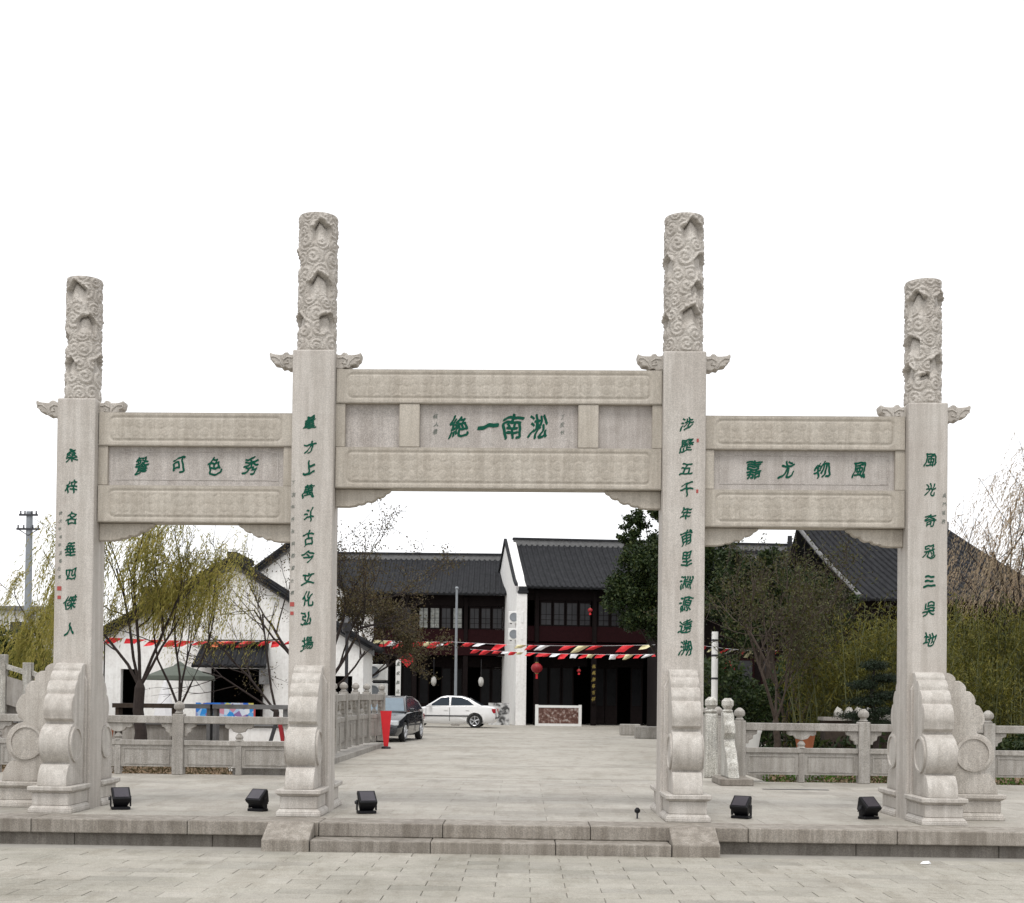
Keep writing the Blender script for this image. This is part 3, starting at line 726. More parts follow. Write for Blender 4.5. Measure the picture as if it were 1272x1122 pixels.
# couplet board with gilt marks and hung things
o = MB().box(3.42, 3.66, -.16, -.11, 1.1, 3.2).build('couplet_board', TIMB, B1, world=False)
for i, ch in enumerate('春滿江南福地'):
    pass
gl = MB()
B2 = timber_shop('shop_house', 'long two storey dark timber shop house behind the parked cars', (-11.4, 57.2, 0), R(1), 11.3, 6.9, 9.25, 4.4, .35, 4, 2.75, pale=(2,))
B3 = None
# local-frame gilt characters on the couplet board
for i, ch in enumerate('福壽康寧吉祥'):
    c_ = glyph(ch, 3.54, 3.0-.33*i, -.161, .2, GOLD, B1, 'gilt_character', seed=i)

# air conditioners, lanterns
def air_con(x, y, z, lb):
    t = thing('air_conditioner', lb, 'air conditioner', (x, y, z), R(-8), 'outdoor air conditioner units')
    MB().box(-.38, .38, -.15, .15, 0, .58).build('casing', WHITEP, t, bevel=.02, seg=2, world=False)
    MB().lathe([(.22, 0), (.22, -.02), (.19, -.022), (.19, -.005)], 20, (-.1, -.151, .29), 'y').build('fan_grille', STEEL, t, world=False)
    MB().box(-.3, -.26, -.1, .3, -.04, 0).box(.26, .3, -.1, .3, -.04, 0).build('wall_bracket', DARKM, t, world=False)
air_con(-.06, 52.2, 5.1, 'upper white air conditioner on the side of the white gable wall')
air_con(-.06, 52.2, 4.25, 'lower white air conditioner on the side of the white gable wall')
air_con(-5.05, 34, 1.95, 'upper white air conditioner left of the black car')
air_con(-5.05, 34, 1.25, 'lower white air conditioner left of the black car')
t = thing('steel_rack', 'dark steel rack that carries the two air conditioners', 'rack', (-5.05, 34, 0))
MB().tube([(-5.4, 34.1, 0), (-5.4, 34.1, 2.6)], .03).tube([(-4.7, 34.1, 0), (-4.7, 34.1, 2.6)], .03).build('upright', DARKM, t)
MB().tube([(-5.4, 34.18, 1.9), (-4.7, 34.18, 1.9)], .02).tube([(-5.4, 34.18, 1.2), (-4.7, 34.18, 1.2)], .02).build('crossbar', DARKM, t)
def lantern(x, y, z, r, lb):
    t = thing('red_lantern', lb, 'lantern', (x, y, z), 0, 'red lanterns hanging before the shops')
    n = 16; pr = [(r*.28, r*.92)]+[(r*math.sin(math.pi*k/8), r*.92*math.cos(math.pi*k/8)) for k in range(1, 8)]+[(r*.28, -r*.92)]
    pr = [(max(a, r*.28), b) for a, b in pr]
    m = MB().lathe(pr, n)
    m.v = [(x_*(1+.05*math.cos(8*math.atan2(y_, x_))), y_*(1+.05*math.cos(8*math.atan2(y_, x_))), z_) for x_, y_, z_ in m.v]
    m.build('shade', LRED, t, sharp=60, world=False)
    MB().lathe([(r*.3, r*.92), (r*.3, r*1.08)], 12).lathe([(r*.3, -r*.92), (r*.3, -r*1.08)], 12).build('collar', GOLD, t, world=False)
    MB().tube([(0, 0, r*1.08), (0, 0, r*2.2)], .012).build('hanger', DARKM, t, world=False)
    MB().frus(-.05, .05, -.05, .05, -r*1.95, -r*1.09, -.0, .0).build('tassel', RED, t, world=False)
lantern(.98, 51.5, 2.85, .27, 'red lantern just right of the white gable pillar')
lantern(3.1, 52.4, 2.75, .10, 'small red lantern deep in the right shop front')
lantern(6.6, 26, 2.35, .22, 'red lantern behind the trees right of the right tall column')
lantern(3.6, 51.8, 5.75, .12, 'red lantern hanging under the upper eave')
for x_, lb in ((-4.45, 'pale oval paper lantern left of the flagpole in the dark shop'), (-1.93, 'pale oval paper lantern right of the flagpole in the dark shop')):
    t = thing('paper_lantern', lb, 'lantern', (x_, 56.6, 2.2))
    MB().lathe([(.04, -.25), (.10, -.19), (.145, -.05), (.145, .08), (.10, .2), (.04, .25)], 14, (x_, 56.6, 2.2)).build('shade', WALLG, t, sharp=60)
    MB().tube([(x_, 56.6, 2.45), (x_, 56.6, 3.4)], .012).build('hanger', DARKM, t)
t = thing('red_bin', 'red bin partly hidden behind the leftmost drum stone wing', 'bin', (-6.77, 2, 0))
MB().lathe([(.13, 0), (.15, .66), (.16, .68), (.16, .71), (.15, .72)], 18, (-6.77, 2, 0)).build('body', RED, t, sharp=30)
MB().lathe([(.145, .721), (.11, .75), (.03, .77)], 18, (-6.77, 2, 0)).build('lid', RED, t, sharp=30)
t = thing('festive_sign', 'red diamond shaped sign hung above the black car', 'sign', (-4.8, 44, 3.0))
MB().prism([(-5.15, 3.0), (-4.8, 3.35), (-4.45, 3.0), (-4.8, 2.65)], 43.97, 44.03).build('board', RED, t)
MB().tube([(-4.8, 44, 3.35), (-4.8, 44, 3.7)], .012).build('cord', DARKM, t)
t = thing('shop_sign', 'narrow white vertical sign board beside the red diamond sign', 'sign', (-5.2, 44, 0))
MB().box(-5.3, -5.08, 43.95, 44.05, 1.2, 3.0).build('board', WHITEP, t)
MB().tube([(-5.19, 44.08, 0), (-5.19, 44.08, 3.2)], .04).build('pole', DARKM, t)
for i, ch in enumerate('農家飯店'): glyph(ch, -5.19, 2.78-.4*i, 43.948, .17, GREY, t, 'letter', seed=i).location = (5.2, -44, 0)
# low wall panel and planters before the shops
t = thing('low_screen_wall', 'low white screen with brown patterned field before the right shop', 'low wall', (2.0, 51.2, 0))
MB().box(.92, 1.08, 51.1, 51.26, 0, 1.05).box(3.05, 3.2, 51.1, 51.26, 0, 1.05).build('post', WHITEP, t)
MB().box(1.081, 3.049, 51.12, 51.24, .9, 1.02).box(1.081, 3.049, 51.12, 51.24, .0, .12).build('rail', WHITEP, t)
m_, nt, b__ = nodes('brown_patterned_field'); v, _ = coords(nt)
nt.links.new(ramp(nt, noise(nt, v, 7, 3), [(.42, (.08, .03, .02)), (.54, (.17, .09, .07)), (.64, (.36, .31, .28))]), b__.inputs['Base Color'])
MB().box(1.081, 3.049, 51.14, 51.22, .121, .899).build('patterned_field', m_, t)
m2_, nt, b__ = nodes('ink_painted_plaster'); v, _ = coords(nt)
nt.links.new(ramp(nt, noise(nt, v, 2.5, 4), [(.45, (.55, .55, .54)), (.53, (.3, .3, .3)), (.58, (.05, .05, .05))]), b__.inputs['Base Color'])
t = MB().box(-1.4, -.35, 52.0, 52.15, 0, 1.1).build('ink_painted_wall', m2_)
tag(t, 'low pale wall with dark ink like stains behind the white car boot', 'low wall')
for i, (x, y, w, h, lb) in enumerate([(4.35, 35.5, .75, .42, 'rear granite block beside the road at the right'), (4.62, 31.6, .8, .42, 'nearer granite block beside the right tall column')]):
    t = MB().box(x-w/2, x+w/2, y-.25, y+.25, 0, h).build('granite_block', GBAL, bevel=.03, seg=2); tag(t, lb, 'stone block', 'granite blocks beside the road')

# white gabled house behind the willow
def gable_house(name, label, x0, x1, xa, y0, y1, ze, za, openings, base=-.36):
    t = thing(name, label, 'house', ((x0+x1)/2, y0, base))
    def top(x): return ze+(za-ze)*((x-x0)/(xa-x0) if x < xa else (x1-x)/(x1-xa))
    xs = sorted(set([x0, xa, x1]+[a for o in openings for a in o[:2]])); w = MB()
    for a, b in zip(xs, xs[1:]):
        zb = base
        for o in openings:
            if o[0] <= a and b <= o[1]: zb = o[2]
        w.prism([(a, zb), (b, zb), (b, top(b)), (a, top(a))], y0, y0+.25)
    wl = w.build('gable_wall', WALL, t)
    for xq in (x0, x1-.2): MB().box(xq, xq+.2, y0+.26, y1, base, ze-.05).build('side_wall', WALL, t)
    MB().box(x0+.21, x1-.21, y0+1.6, y0+1.7, base, ze-.1).build('interior_shade_black', INT, t)  # near-black sheet in place of the shade behind the openings
    off = Vector(t['_l'])
    for s, xe in ((0, x0), (1, x1)):
        xo = xe+(-.35 if s == 0 else .35); zo = ze-.35*(za-ze)/abs(xa-xe)
        a, b = Vector((xo, y0-.25, zo+.12))-off, Vector((xo, y1, zo+.12))-off
        c, d = Vector((xa, y0-.25, za+.12))-off, Vector((xa, y1, za+.12))-off
        if s: roof(t, b, a, d, c, sag=.12)
        else: roof(t, a, b, c, d, sag=.12)
        # verge board band on the gable
        q = MB().prism([(xo, zo+.03), (xa, za+.03), (xa, za-.15), (xo, zo-.15)], y0-.12, y0-.001).build('verge_band', TILEG, wl)
        for k in range(1):
            MB().prism([(xo, zo+.22), (xa, za+.24), (xa, za+.13), (xo, zo+.13)], y0-.32, y0-.02).build('verge_tiles', TILE, wl)
    MB().box(xa-.14, xa+.14, y0-.34, y1, za+.16, za+.34).build('ridge_cap', TILE, t)
    return t
H1 = gable_house('white_house', 'white gabled house with dark tiled roof and shop opening behind the willow', -13.75, -4.85, -9.1, 28, 30.6, 3.02, 5.62,
                 [(-12.74, -12.22, 2.15), (-9.75, -8.1, 2.2), (-5.8, -5.2, 2.0)])
MB().box(-9.76, -9.70, 27.9, 28.0, -.3, 2.2).box(-8.15, -8.09, 27.9, 28.0, -.3, 2.2).build('door_frame', TIMB, H1)
slab, m = roof_ribs(Vector((-10.15, 27.0, 2.28)), Vector((-7.85, 27.0, 2.28)), Vector((-10.05, 27.95, 3.0)), Vector((-7.95, 27.95, 3.0)), pitch=.2, rad=.05, sag=.05)
a_ = slab.build('awning', TILE, H1); m.build('roof_tiles', TILE, a_, kind='stuff')
MB().box(-9.95, -8.0, 27.6, 27.98, 3.005, 3.12).build('awning_ridge', TILE, a_)
MB().box(-8.05, -7.85, 27.1, 27.99, 1.7, 2.2).build('awning_bracket', TILEG, H1)
H2 = gable_house('white_house', 'second white gabled house whose roof peak rises behind the first', -12.6, -6.2, -9.25, 40, 43, 5.05, 7.55, [])
# dark upper roof slope seen through the willow, above the white gable's left verge
t = thing('rear_tiled_hall', 'rear hall whose dark roof slope shows behind the white gable verge', 'building', (-14, 44, -.36))
off = Vector(t['_l'])
roof(t, Vector((-16.4, 39.6, 3.6))-off, Vector((-12.0, 39.6, 3.6))-off, Vector((-16.4, 43.6, 5.85))-off, Vector((-12.0, 43.6, 5.85))-off)
MB().box(-16.2, -15.4, 40.3, 46, -.36, 3.7).build('wall', WALL, t)
MB().box(-16.5, -11.9, 43.45, 43.75, 5.8, 6.05).build('ridge_cap', TILE, t)

# stall goods and parasol before the white house
m3, nt, b__ = nodes('printed_blue_goods'); v, _ = coords(nt)
vo = nn(nt, 'ShaderNodeTexVoronoi'); vo.inputs['Scale'].default_value = 6; nt.links.new(v, vo.inputs['Vector'])
sp_ = nn(nt, 'ShaderNodeSeparateColor'); nt.links.new(vo.outputs['Color'], sp_.inputs[0])
nt.links.new(ramp(nt, sp_.outputs[0], [(.0, (.01, .10, .5)), (.35, (.02, .28, .62)), (.6, (.7, .7, .72)), (.75, (.02, .05, .3)), (.88, (.6, .25, .3)), (1, (.5, .5, .08))]), b__.inputs['Base Color'])
t = thing('goods_stall', 'low stall counter covered with blue and white printed goods by the shop opening', 'stall', (-9, 26.6, -.3))
MB().box(-9.9, -8.05, 26.4, 27.1, .42, .5).build('counter_top', WHITEP, t)
for x in (-9.85, -8.15): MB().box(x, x+.06, 26.45, 27.05, -.36, .42).build('leg', DARKM, t)
MB().box(-9.88, -8.07, 26.36, 26.395, .5, 1.1).build('printed_panel', m3, t)
for k in range(7):
    x = -9.8+.25*k; MB().box(x, x+.2, 26.6, 26.85, .501, .62+rnd.random()*.5).build('goods_box', rnd.choice([WCL, m3, CREAM, RED]), t, bevel=.01)
t = thing('patio_parasol', 'grey green patio parasol standing before the white house', 'parasol', (-8.7, 20, -.3))
cv = MB()
n = 8; ring = lambda r, z: [(-8.78+r*math.cos(2*math.pi*k/n), 20+r*math.sin(2*math.pi*k/n), z) for k in range(n)]
cv.add(ring(.95, 1.72)+ring(.93, 1.83)+ring(.5, 2.0)+ring(.12, 2.12), [(a*n+k, a*n+(k+1) % n, a*n+n+(k+1) % n, a*n+n+k) for a in range(3) for k in range(n)]+[tuple(3*n+k for k in range(n))])
cv.add(ring(.17, 2.11)+ring(.02, 2.22), [(k, (k+1) % n, n+(k+1) % n, n+k) for k in range(n)])
cv.build('canopy', CANV, t)
MB().tube([(-8.78, 20, -.3), (-8.78, 20, 2.15)], .025).build('pole', STEEL, t)
MB().lathe([(.28, -.12), (.28, -.05), (.05, .0)], 16, (-8.78, 20, 0)).build('base', DARKM, t)
rb = MB()
for k in range(n): rb.tube([(-8.78, 20, 2.1), (-8.78+.93*math.cos(2*math.pi*k/n), 20+.93*math.sin(2*math.pi*k/n), 1.79)], .01, 5)
rb.build('ribs', DARKM, t)
t = thing('folded_tent', 'pale folded cone tent with green flecks beneath the parasol', 'tent', (-9.7, 22, -.3))
MB().lathe([(.42, -.36), (.40, .3), (.22, 1.1), (.05, 1.7), (.02, 1.75)], 10, (-9.7, 22, 0)).build('cloth', WCL, t)
cb = np.array([[-9.7+.3*math.cos(a)*(1-z/2), 22+.3*math.sin(a)*(1-z/2)-.1, z] for a, z in zip(nr.uniform(0, 6.28, 240), nr.uniform(.1, 1.5, 240))])

t = thing('bank_wall', 'low weathered grey wall along the far bank behind the left balustrade', 'wall', (-9, 16.2, -.36))
MB().box(-14, -4.5, 16.1, 16.4, -.36, .62).build('body', GBAL, t)
for k in range(8): MB().box(-14+1.19*k+.01, -12.81+1.19*k-.01, 16.04, 16.46, .621, .70).build('coping_stone', TILEG, t, bevel=.01)
# bench planks and low boxes on the far bank (seen over the railing)
for i, (x, w, lb) in enumerate([(-8.3, 1.5, 'dark timber bench on the far bank behind the left balustrade post'), (-5.9, 1.8, 'dark timber bench under the parasol end of the bank'), (-7.2, .9, 'short dark bench at the foot of the willow')]):
    t = thing('timber_bench', lb, 'bench', (x, 15.2, -.12))
    MB().box(x-w/2, x+w/2, 15, 15.4, 1.03, 1.13).build('seat', BARKG if i == 0 else TILEG, t)
    for s in (-1, 1): MB().box(x+s*(w/2-.1)-.04, x+s*(w/2-.1)+.04, 15.05, 15.35, -.13, 1.03).build('leg', BARKG if i == 0 else TILEG, t)
t = thing('white_counter', 'long white counter beyond the left balustrade near the left tall column', 'counter', (-4.9, 10.5, -.12))
MB().box(-5.4, -4.15, 10.3, 10.8, .75, .82).build('top', TILEG, t); MB().box(-5.35, -4.2, 10.35, 10.75, -.12, .719).build('body', WALL, t)
t = thing('folded_sign', 'leaning dark and red folding sign beside the white counter', 'sign', (-4.15, 9.5, -.12))
MB().prism([(-4.40, .5), (-4.34, .5), (-4.22, .92), (-4.28, .92)], 9.4, 9.5).build('frame', DARKM, t); MB().prism([(-4.17, .5), (-4.1, .5), (-4.18, .95), (-4.25, .95)], 9.38, 9.48).build('board', LRED, t)
for i, (x, mt, lb) in enumerate([(-7.55, CLAY, 'dark red pot on the bank at the left of the balustrade'), (-7.9, WHITEP, 'white pot on the bank beside the dark red pot'), (5.55, CLAY, 'large orange clay pot behind the right balustrade'), (4.55, WHITEP, 'pale planter box behind the right balustrade')]):
    t = thing('plant_pot', lb, 'pot', (x, 9.6, -.12), 0, 'pots behind the balustrades')
    MB().lathe([(.10, 0), (.15, .08), (.19, .32), (.21, .36), (.21, .41), (.18, .41)], 18, (x, 9.6, .42)).build('pot', mt, t, sharp=30)
    MB().lathe([(.175, 0), (.02, .01)], 16, (x, 9.6, .80)).build('soil', SOIL, t)
    MB().box(x-.3, x+.3, 9.35, 9.85, -.13, .419).build('pedestal', GBAL, t)

# ------------------------------------------------------------------ right hall
t = thing('large_tiled_hall', 'large hall with a high dark tiled roof behind the bamboo at the right', 'building', (16, 42, -.36))
off = Vector(t['_l'])
fr = roof(t, Vector((13.3, 37.0, 5.35))-off, Vector((21.2, 37.0, 5.35))-off, Vector((11.95, 42.5, 8.75))-off, Vector((18.2, 42.5, 8.75))-off, pitch=.3, sag=.12)
roof(t, Vector((21.2, 37.0, 5.35))-off, Vector((21.2, 48, 5.35))-off, Vector((18.2, 42.5, 8.75))-off, Vector((18.2, 43.5, 8.75))-off, pitch=.3, sag=.12)
roof(t, Vector((21.2, 48.0, 5.35))-off, Vector((12, 48.0, 5.35))-off, Vector((18.2, 42.5, 8.75))-off, Vector((11.95, 42.5, 8.75))-off, pitch=.3, sag=.12)
MB().box(11.9, 18.3, 42.35, 42.65, 8.75, 9.05).build('ridge_cap', TILEG, t)
MB().tube([(11.9, 42.3, 8.8), (12.38, 40.4, 7.5), (12.85, 38.6, 6.4), (13.25, 36.95, 5.45)], .085, 6).build('verge_cap', TILEG, t)
MB().box(12.6, 20.8, 38, 47.5, -.36, 5.4).build('wall', TIMB, t)
for k in range(6):
    f = MB().box(12.9+1.3*k, 13.9+1.3*k, 37.9, 37.99, 1.2, 3.6).build('window', TIMR, t); MB().box(13.0+1.3*k, 13.8+1.3*k, 37.86, 37.895, 1.3, 3.5).build('pane', GLASS, f)
t = thing('grey_ridged_building', 'dark building behind the evergreen trees with a flat pale ridge line', 'building', (8, 44, -.36))
off = Vector(t['_l'])
roof(t, Vector((6.0, 43.0, 5.2))-off, Vector((12.2, 43.0, 5.2))-off, Vector((6.0, 46.5, 7.85))-off, Vector((12.2, 46.5, 7.85))-off)
MB().box(5.9, 12.3, 46.4, 46.6, 7.8, 8.05).build('ridge_wall', TILEG, t); MB().box(5.85, 12.35, 46.35, 46.65, 8.051, 8.18).build('ridge_cap', TILE, t)
MB().box(6.2, 12.2, 44.0, 49, -.36, 5.3).build('wall', TIMB, t)
MB().prism([(46.7, 7.9), (46.5, 8.9), (46.3, 7.9)], 12.3, 12.5, 'yz').build('roof_horn', TILE, t)
for k in range(4):
    f = MB().box(6.5+1.4*k, 7.6+1.4*k, 43.9, 43.99, .9, 3.2).build('window', TIMR, t); MB().box(6.6+1.4*k, 7.5+1.4*k, 43.86, 43.895, 1.0, 3.1).build('pane', GLASS, f)

# ------------------------------------------------------------------ poles
t = thing('flagpole', 'slim white flagpole standing behind the white car', 'flagpole', (-2.9, 49, 0))
MB().tube([(-2.9, 49, 0), (-2.9, 49, 6.5)], [.075, .055], 10).build('pole', STEEL, t)
MB().lathe([(.05, 6.5), (.09, 6.56), (.05, 6.64)], 10, (-2.9, 49, 0)).build('ball_top', STEEL, t); MB().lathe([(.2, 0), (.2, .12), (.12, .2)], 12, (-2.9, 49, 0)).build('base', GBAL, t)
t = thing('banded_post', 'white banded post just right of the right tall column', 'post', (5.33, 20, -.12))
MB().tube([(5.33, 20, -.12), (5.33, 20, 3.15)], .085, 12).build('pole', WHITEP, t)
for z in (1.2, 1.9, 2.5, 2.9): MB().lathe([(.092, z), (.092, z+.05)], 12, (5.33, 20, 0)).build('band', DARKM, t)
t = thing('thin_lamp_post', 'thin dark lamp post right of the left tall column', 'lamp post', (-4.87, 24, -.3))
MB().tube([(-4.87, 24, -.36), (-4.87, 24, 3.2)], .05, 8).build('pole', DARKM, t)
MB().lathe([(.05, 3.2), (.14, 3.25), (.17, 3.5), (.1, 3.62), (.02, 3.7)], 10, (-4.87, 24, 0)).build('lantern_head', DARKM, t)
t = thing('utility_pole', 'tall grey utility pole with crossarms left of the leftmost column', 'utility pole', (-31.3, 70, -.36))
MB().tube([(-31.3, 70, -.36), (-31.3, 70, 12.9)], [.27, .2], 12).build('pole', STEEL, t)
for z, w in ((12.6, .6), (11.7, .75)):
    c_ = MB().box(-31.3-w, -31.3+w, 69.75, 69.85, z, z+.12).build('crossarm', DARKM, t)
    for s in (-1, -.45, .45, 1):
        MB().lathe([(.04, 0), (.06, .05), (.04, .1), (.06, .14), (.03, .2)], 8, (-31.3+s*(w-.1), 69.8, z+.12)).build('insulator', DARKM, c_)
MB().tube([(-31.9, 69.8, 11.72), (-31.3, 69.8, 11.35), (-30.7, 69.8, 11.72)], .03, 6).build('brace', DARKM, t)
t = thing('grey_block_building', 'distant pale grey block building left of the willow', 'building', (-56, 130, -.36))
MB().box(-75, -52, 130, 145, -.36, 10.3).build('wall', WALLG, t)
MB().box(-75.2, -51.8, 129.7, 145.3, 10.301, 10.7).build('parapet', TILEG, t)
for i in range(7):
    for j in range(3):
        f = MB().box(-74+3.1*i, -72.2+3.1*i, 129.9, 129.99, 1.5+3*j, 3.1+3*j).build('window', WHITEP, t); MB().box(-73.9+3.1*i, -72.3+3.1*i, 129.86, 129.895, 1.6+3*j, 3.0+3*j).build('pane', GLASS, f)
t = thing('red_banner', 'narrow dark red banner on a pole just right of the leftmost column', 'banner', (-10.92, 20, -.3))
MB().box(-11.02, -10.84, 19.98, 20.0, 1.6, 2.6).build('cloth', TAIL, t); MB().tube([(-10.8, 20, -.36), (-10.8, 20, 2.7)], .02).build('pole', BARK, t)
t = thing('tapered_red_banner', 'bright red tapering banner standing at the far end of the curved balustrade', 'banner', (-3.22, 19.4, 0))
MB().add([(-3.37, 19.35, .98), (-3.08, 19.35, .98), (-3.16, 19.37, .06), (-3.27, 19.37, .06), (-3.37, 19.43, .98), (-3.08, 19.43, .98), (-3.16, 19.41, .06), (-3.27, 19.41, .06)], [(0, 1, 2, 3), (7, 6, 5, 4), (0, 4, 5, 1), (1, 5, 6, 2), (2, 6, 7, 3), (3, 7, 4, 0)]).build('cloth', RED, t)
MB().lathe([(.12, 0), (.12, .05), (.03, .07)], 12, (-3.215, 19.39, 0)).build('foot', DARKM, t)

# ------------------------------------------------------------------ bunting
def bunting(name, label, pts, n, sz, seed, reds=False):
    rs = random.Random(seed); t = thing(name, label, 'bunting', pts[0])
    def P(s):
        s *= len(pts)-1; i = min(int(s), len(pts)-2); f = s-i; a, b = Vector(pts[i]), Vector(pts[i+1])
        p = a.lerp(b, f); p.z -= 4*f*(1-f)*.012*(b-a).length; return p
    MB().tube([P(k/60) for k in range(61)], .005, 4).build('cord', WCL, t)
    mats = [RED, CREAM, RED, WCL]*2 if not reds else [RED]*7+[ORNG]
    for k in range(n):
        if rs.random() < .04: continue
        z = sz*rs.uniform(.7, 1.1); s0 = (k+rs.uniform(.2, .8))/n
        p = P(s0); d = (P(min(s0+.01, 1))-p).normalized()*z; drop = z*rs.uniform(.35, .65); lean = -z*rs.uniform(.15, .75)
        bow = rs.uniform(-.10, .10); vs = []
        for v_ in (0, .5, 1):
            for u_ in (0, .5, 1):
                q = p+d*(u_*(1-.25*v_))+Vector((lean*v_**.8, bow*math.sin(3*u_+2*v_), -drop*v_*(1-.25*u_*rs.random())))
                vs.append(q)
        fs = [(i*3+j, i*3+j+1, i*3+j+4, i*3+j+3) for i in range(2) for j in range(2)]
        MB().add(vs+[v+Vector((0, .006, 0)) for v in vs], fs+[tuple(x+9 for x in f[::-1]) for f in fs]+[(0, 9, 10, 1), (1, 10, 11, 2), (2, 11, 14, 5), (5, 14, 17, 8), (8, 17, 16, 7), (7, 16, 15, 6), (6, 15, 12, 3), (3, 12, 9, 0)]).build('flag', mats[k % 8] if rs.random() < .88 else rs.choice(mats), t)
bunting('bunting', 'string of red pennants stretched before the white gabled house', [(-12.8, 25.9, 3.1), (-6.6, 26.1, 3.06)], 13, .42, 1, True)
bunting('bunting', 'upper string of red, white and cream pennants before the shops', [(-6.4, 43.8, 3.85), (-2.9, 43.6, 3.78), (6.4, 42, 3.70)], 27, .50, 2)
bunting('bunting', 'lower string of red and white pennants before the right shop', [(-2.0, 43.2, 3.45), (6.4, 41.6, 3.28)], 22, .36, 3)
bunting('bunting', 'short string of red pennants behind the trees in the right bay', [(5.4, 23.8, 2.95), (9.4, 30, 3.08)], 11, .36, 4)

# ------------------------------------------------------------------ cars
def cut(o, cutters):
    for c in cutters:
        md = o.modifiers.new('c', 'BOOLEAN'); md.operation = 'DIFFERENCE'; md.object = c; md.solver = 'EXACT'
    bpy.context.view_layer.update()
    me = bpy.data.meshes.new_from_object(o.evaluated_get(bpy.context.evaluated_depsgraph_get()))
    o.modifiers.clear(); o.data = me
    for c in cutters: bpy.data.objects.remove(c)
def car(name, label, loc, rz, paint, glass, hatch=False):
    """front towards local -X, length 4.4"""
    t = thing(name, label, 'car', loc, rz)
    kw = dict(world=False)
    L = 4.36; hw = .86
    # lower body: sections along x with (z_low, z_shoulder, half width)
    st = [(-2.18, .30, .52, .60), (-2.12, .22, .64, .74), (-1.9, .19, .72, .82), (-1.4, .18, .84, .86), (-.95, .18, .93, .865), (0, .18, .96, .87), (1.2, .18, .98, .865), (1.75, .2, .97, .85), (2.05, .24, .93, .80), (2.15, .3, .86, .74), (2.18, .4, .62, .66)]
    vs, fs = [], []
    for x, zl, zs_, w in st:
        for y, z in ((-w*.86, zl), (-w*.98, zl+.12), (-w, zl+(zs_-zl)*.55), (-w*.95, zs_-.04), (-w*.86, zs_+.005), (0, zs_+.035), (w*.86, zs_+.005), (w*.95, zs_-.04), (w, zl+(zs_-zl)*.55), (w*.98, zl+.12), (w*.86, zl)):
            vs.append((x, y, z))
    m = 11
    fs = [(i*m+k, i*m+(k+1) % m, (i+1)*m+(k+1) % m, (i+1)*m+k) for i in range(len(st)-1) for k in range(m)]
    fs += [tuple(range(m)), tuple((len(st)-1)*m+k for k in range(m))]
    body = MB().add(vs, fs).build('body', paint, t, sharp=38, **kw)
    WX = (-1.38, 1.26); WR = .315
    bpy.context.view_layer.update()
    cs = [MB().lathe([(WR+.055, -.3), (WR+.055, .3)], 28, (wx, s*.86, WR), 'y').build('cutter', None, t, **kw) for wx in WX for s in (-1, 1)]
    cut(body, cs)
    body.data.materials.clear(); body.data.materials.append(paint)
    # cabin
    if hatch: prof = [(-1.05, .93), (-.42, 1.40), (-.1, 1.455), (.9, 1.44), (1.65, 1.3), (2.02, .95)]
    else: prof = [(-.98, .93), (-.30, 1.37), (-.02, 1.43), (.62, 1.41), (.98, 1.30), (1.60, .97)]
    def yw(z): return .80-(z-.93)*.42
    cb_ = MB(); n = len(prof)
    cb_.add([(x, -yw(z), z) for x, z in prof]+[(x, yw(z), z) for x, z in prof], [tuple(range(n)), tuple(range(2*n-1, n-1, -1))]+[(i, i+n, (i+1) % n+n, (i+1) % n) for i in range(n)])
    cab = cb_.build('cabin', paint, t, bevel=.03, seg=2, sharp=40, **kw)
    def side(poly, s, nm='side_window', mt=glass):
        MB().add([(x, s*(yw(z)+.006), z) for x, z in poly]+[(x, s*(yw(z)-.02), z) for x, z in poly],
                 [tuple(range(len(poly))), tuple(range(2*len(poly)-1, len(poly)-1, -1))]+[(i, i+len(poly), (i+1) % len(poly)+len(poly), (i+1) % len(poly)) for i in range(len(poly))]).build(nm, mt, t, **kw)
    for s in (-1, 1):
        side([(-.80, .97), (-.28, 1.32), (.10, 1.37), (.10, .99)], s)
        if hatch: side([(.18, .99), (.18, 1.37), (.9, 1.36), (1.0, 1.0)], s); side([(1.08, 1.0), (1.0, 1.34), (1.5, 1.25), (1.75, 1.02)], s)
        else: side([(.18, .99), (.18, 1.37), (.62, 1.35), (.93, 1.24), (1.22, 1.01)], s)
    def slope(a, b, inset, nm, mt):
        (xa, za), (xb, zb) = a, b; dx, dz = xb-xa, zb-za; Ln = math.hypot(dx, dz); nx, nz = -dz/Ln, dx/Ln
        if nz < 0: nx, nz = -nx, -nz
        P = []
        for f, ins in ((.07, 0), (.93, 0)):
            x, z = xa+dx*f+nx*.012, za+dz*f+nz*.012
            P += [(x, -yw(za+dz*f)+inset, z), (x, yw(za+dz*f)-inset, z)]
        P = [P[0], P[1], P[3], P[2]]
        MB().add(P+[(x-nx*.03, y, z-nz*.03) for x, y, z in P], [(0, 1, 2, 3), (7, 6, 5, 4), (0, 4, 5, 1), (1, 5, 6, 2), (2, 6, 7, 3), (3, 7, 4, 0)]).build(nm, mt, t, **kw)
    slope(prof[0], prof[1], .07, 'windscreen', CGLSL if hatch else glass)
    slope(prof[-2], prof[-1], .08, 'rear_window', glass)
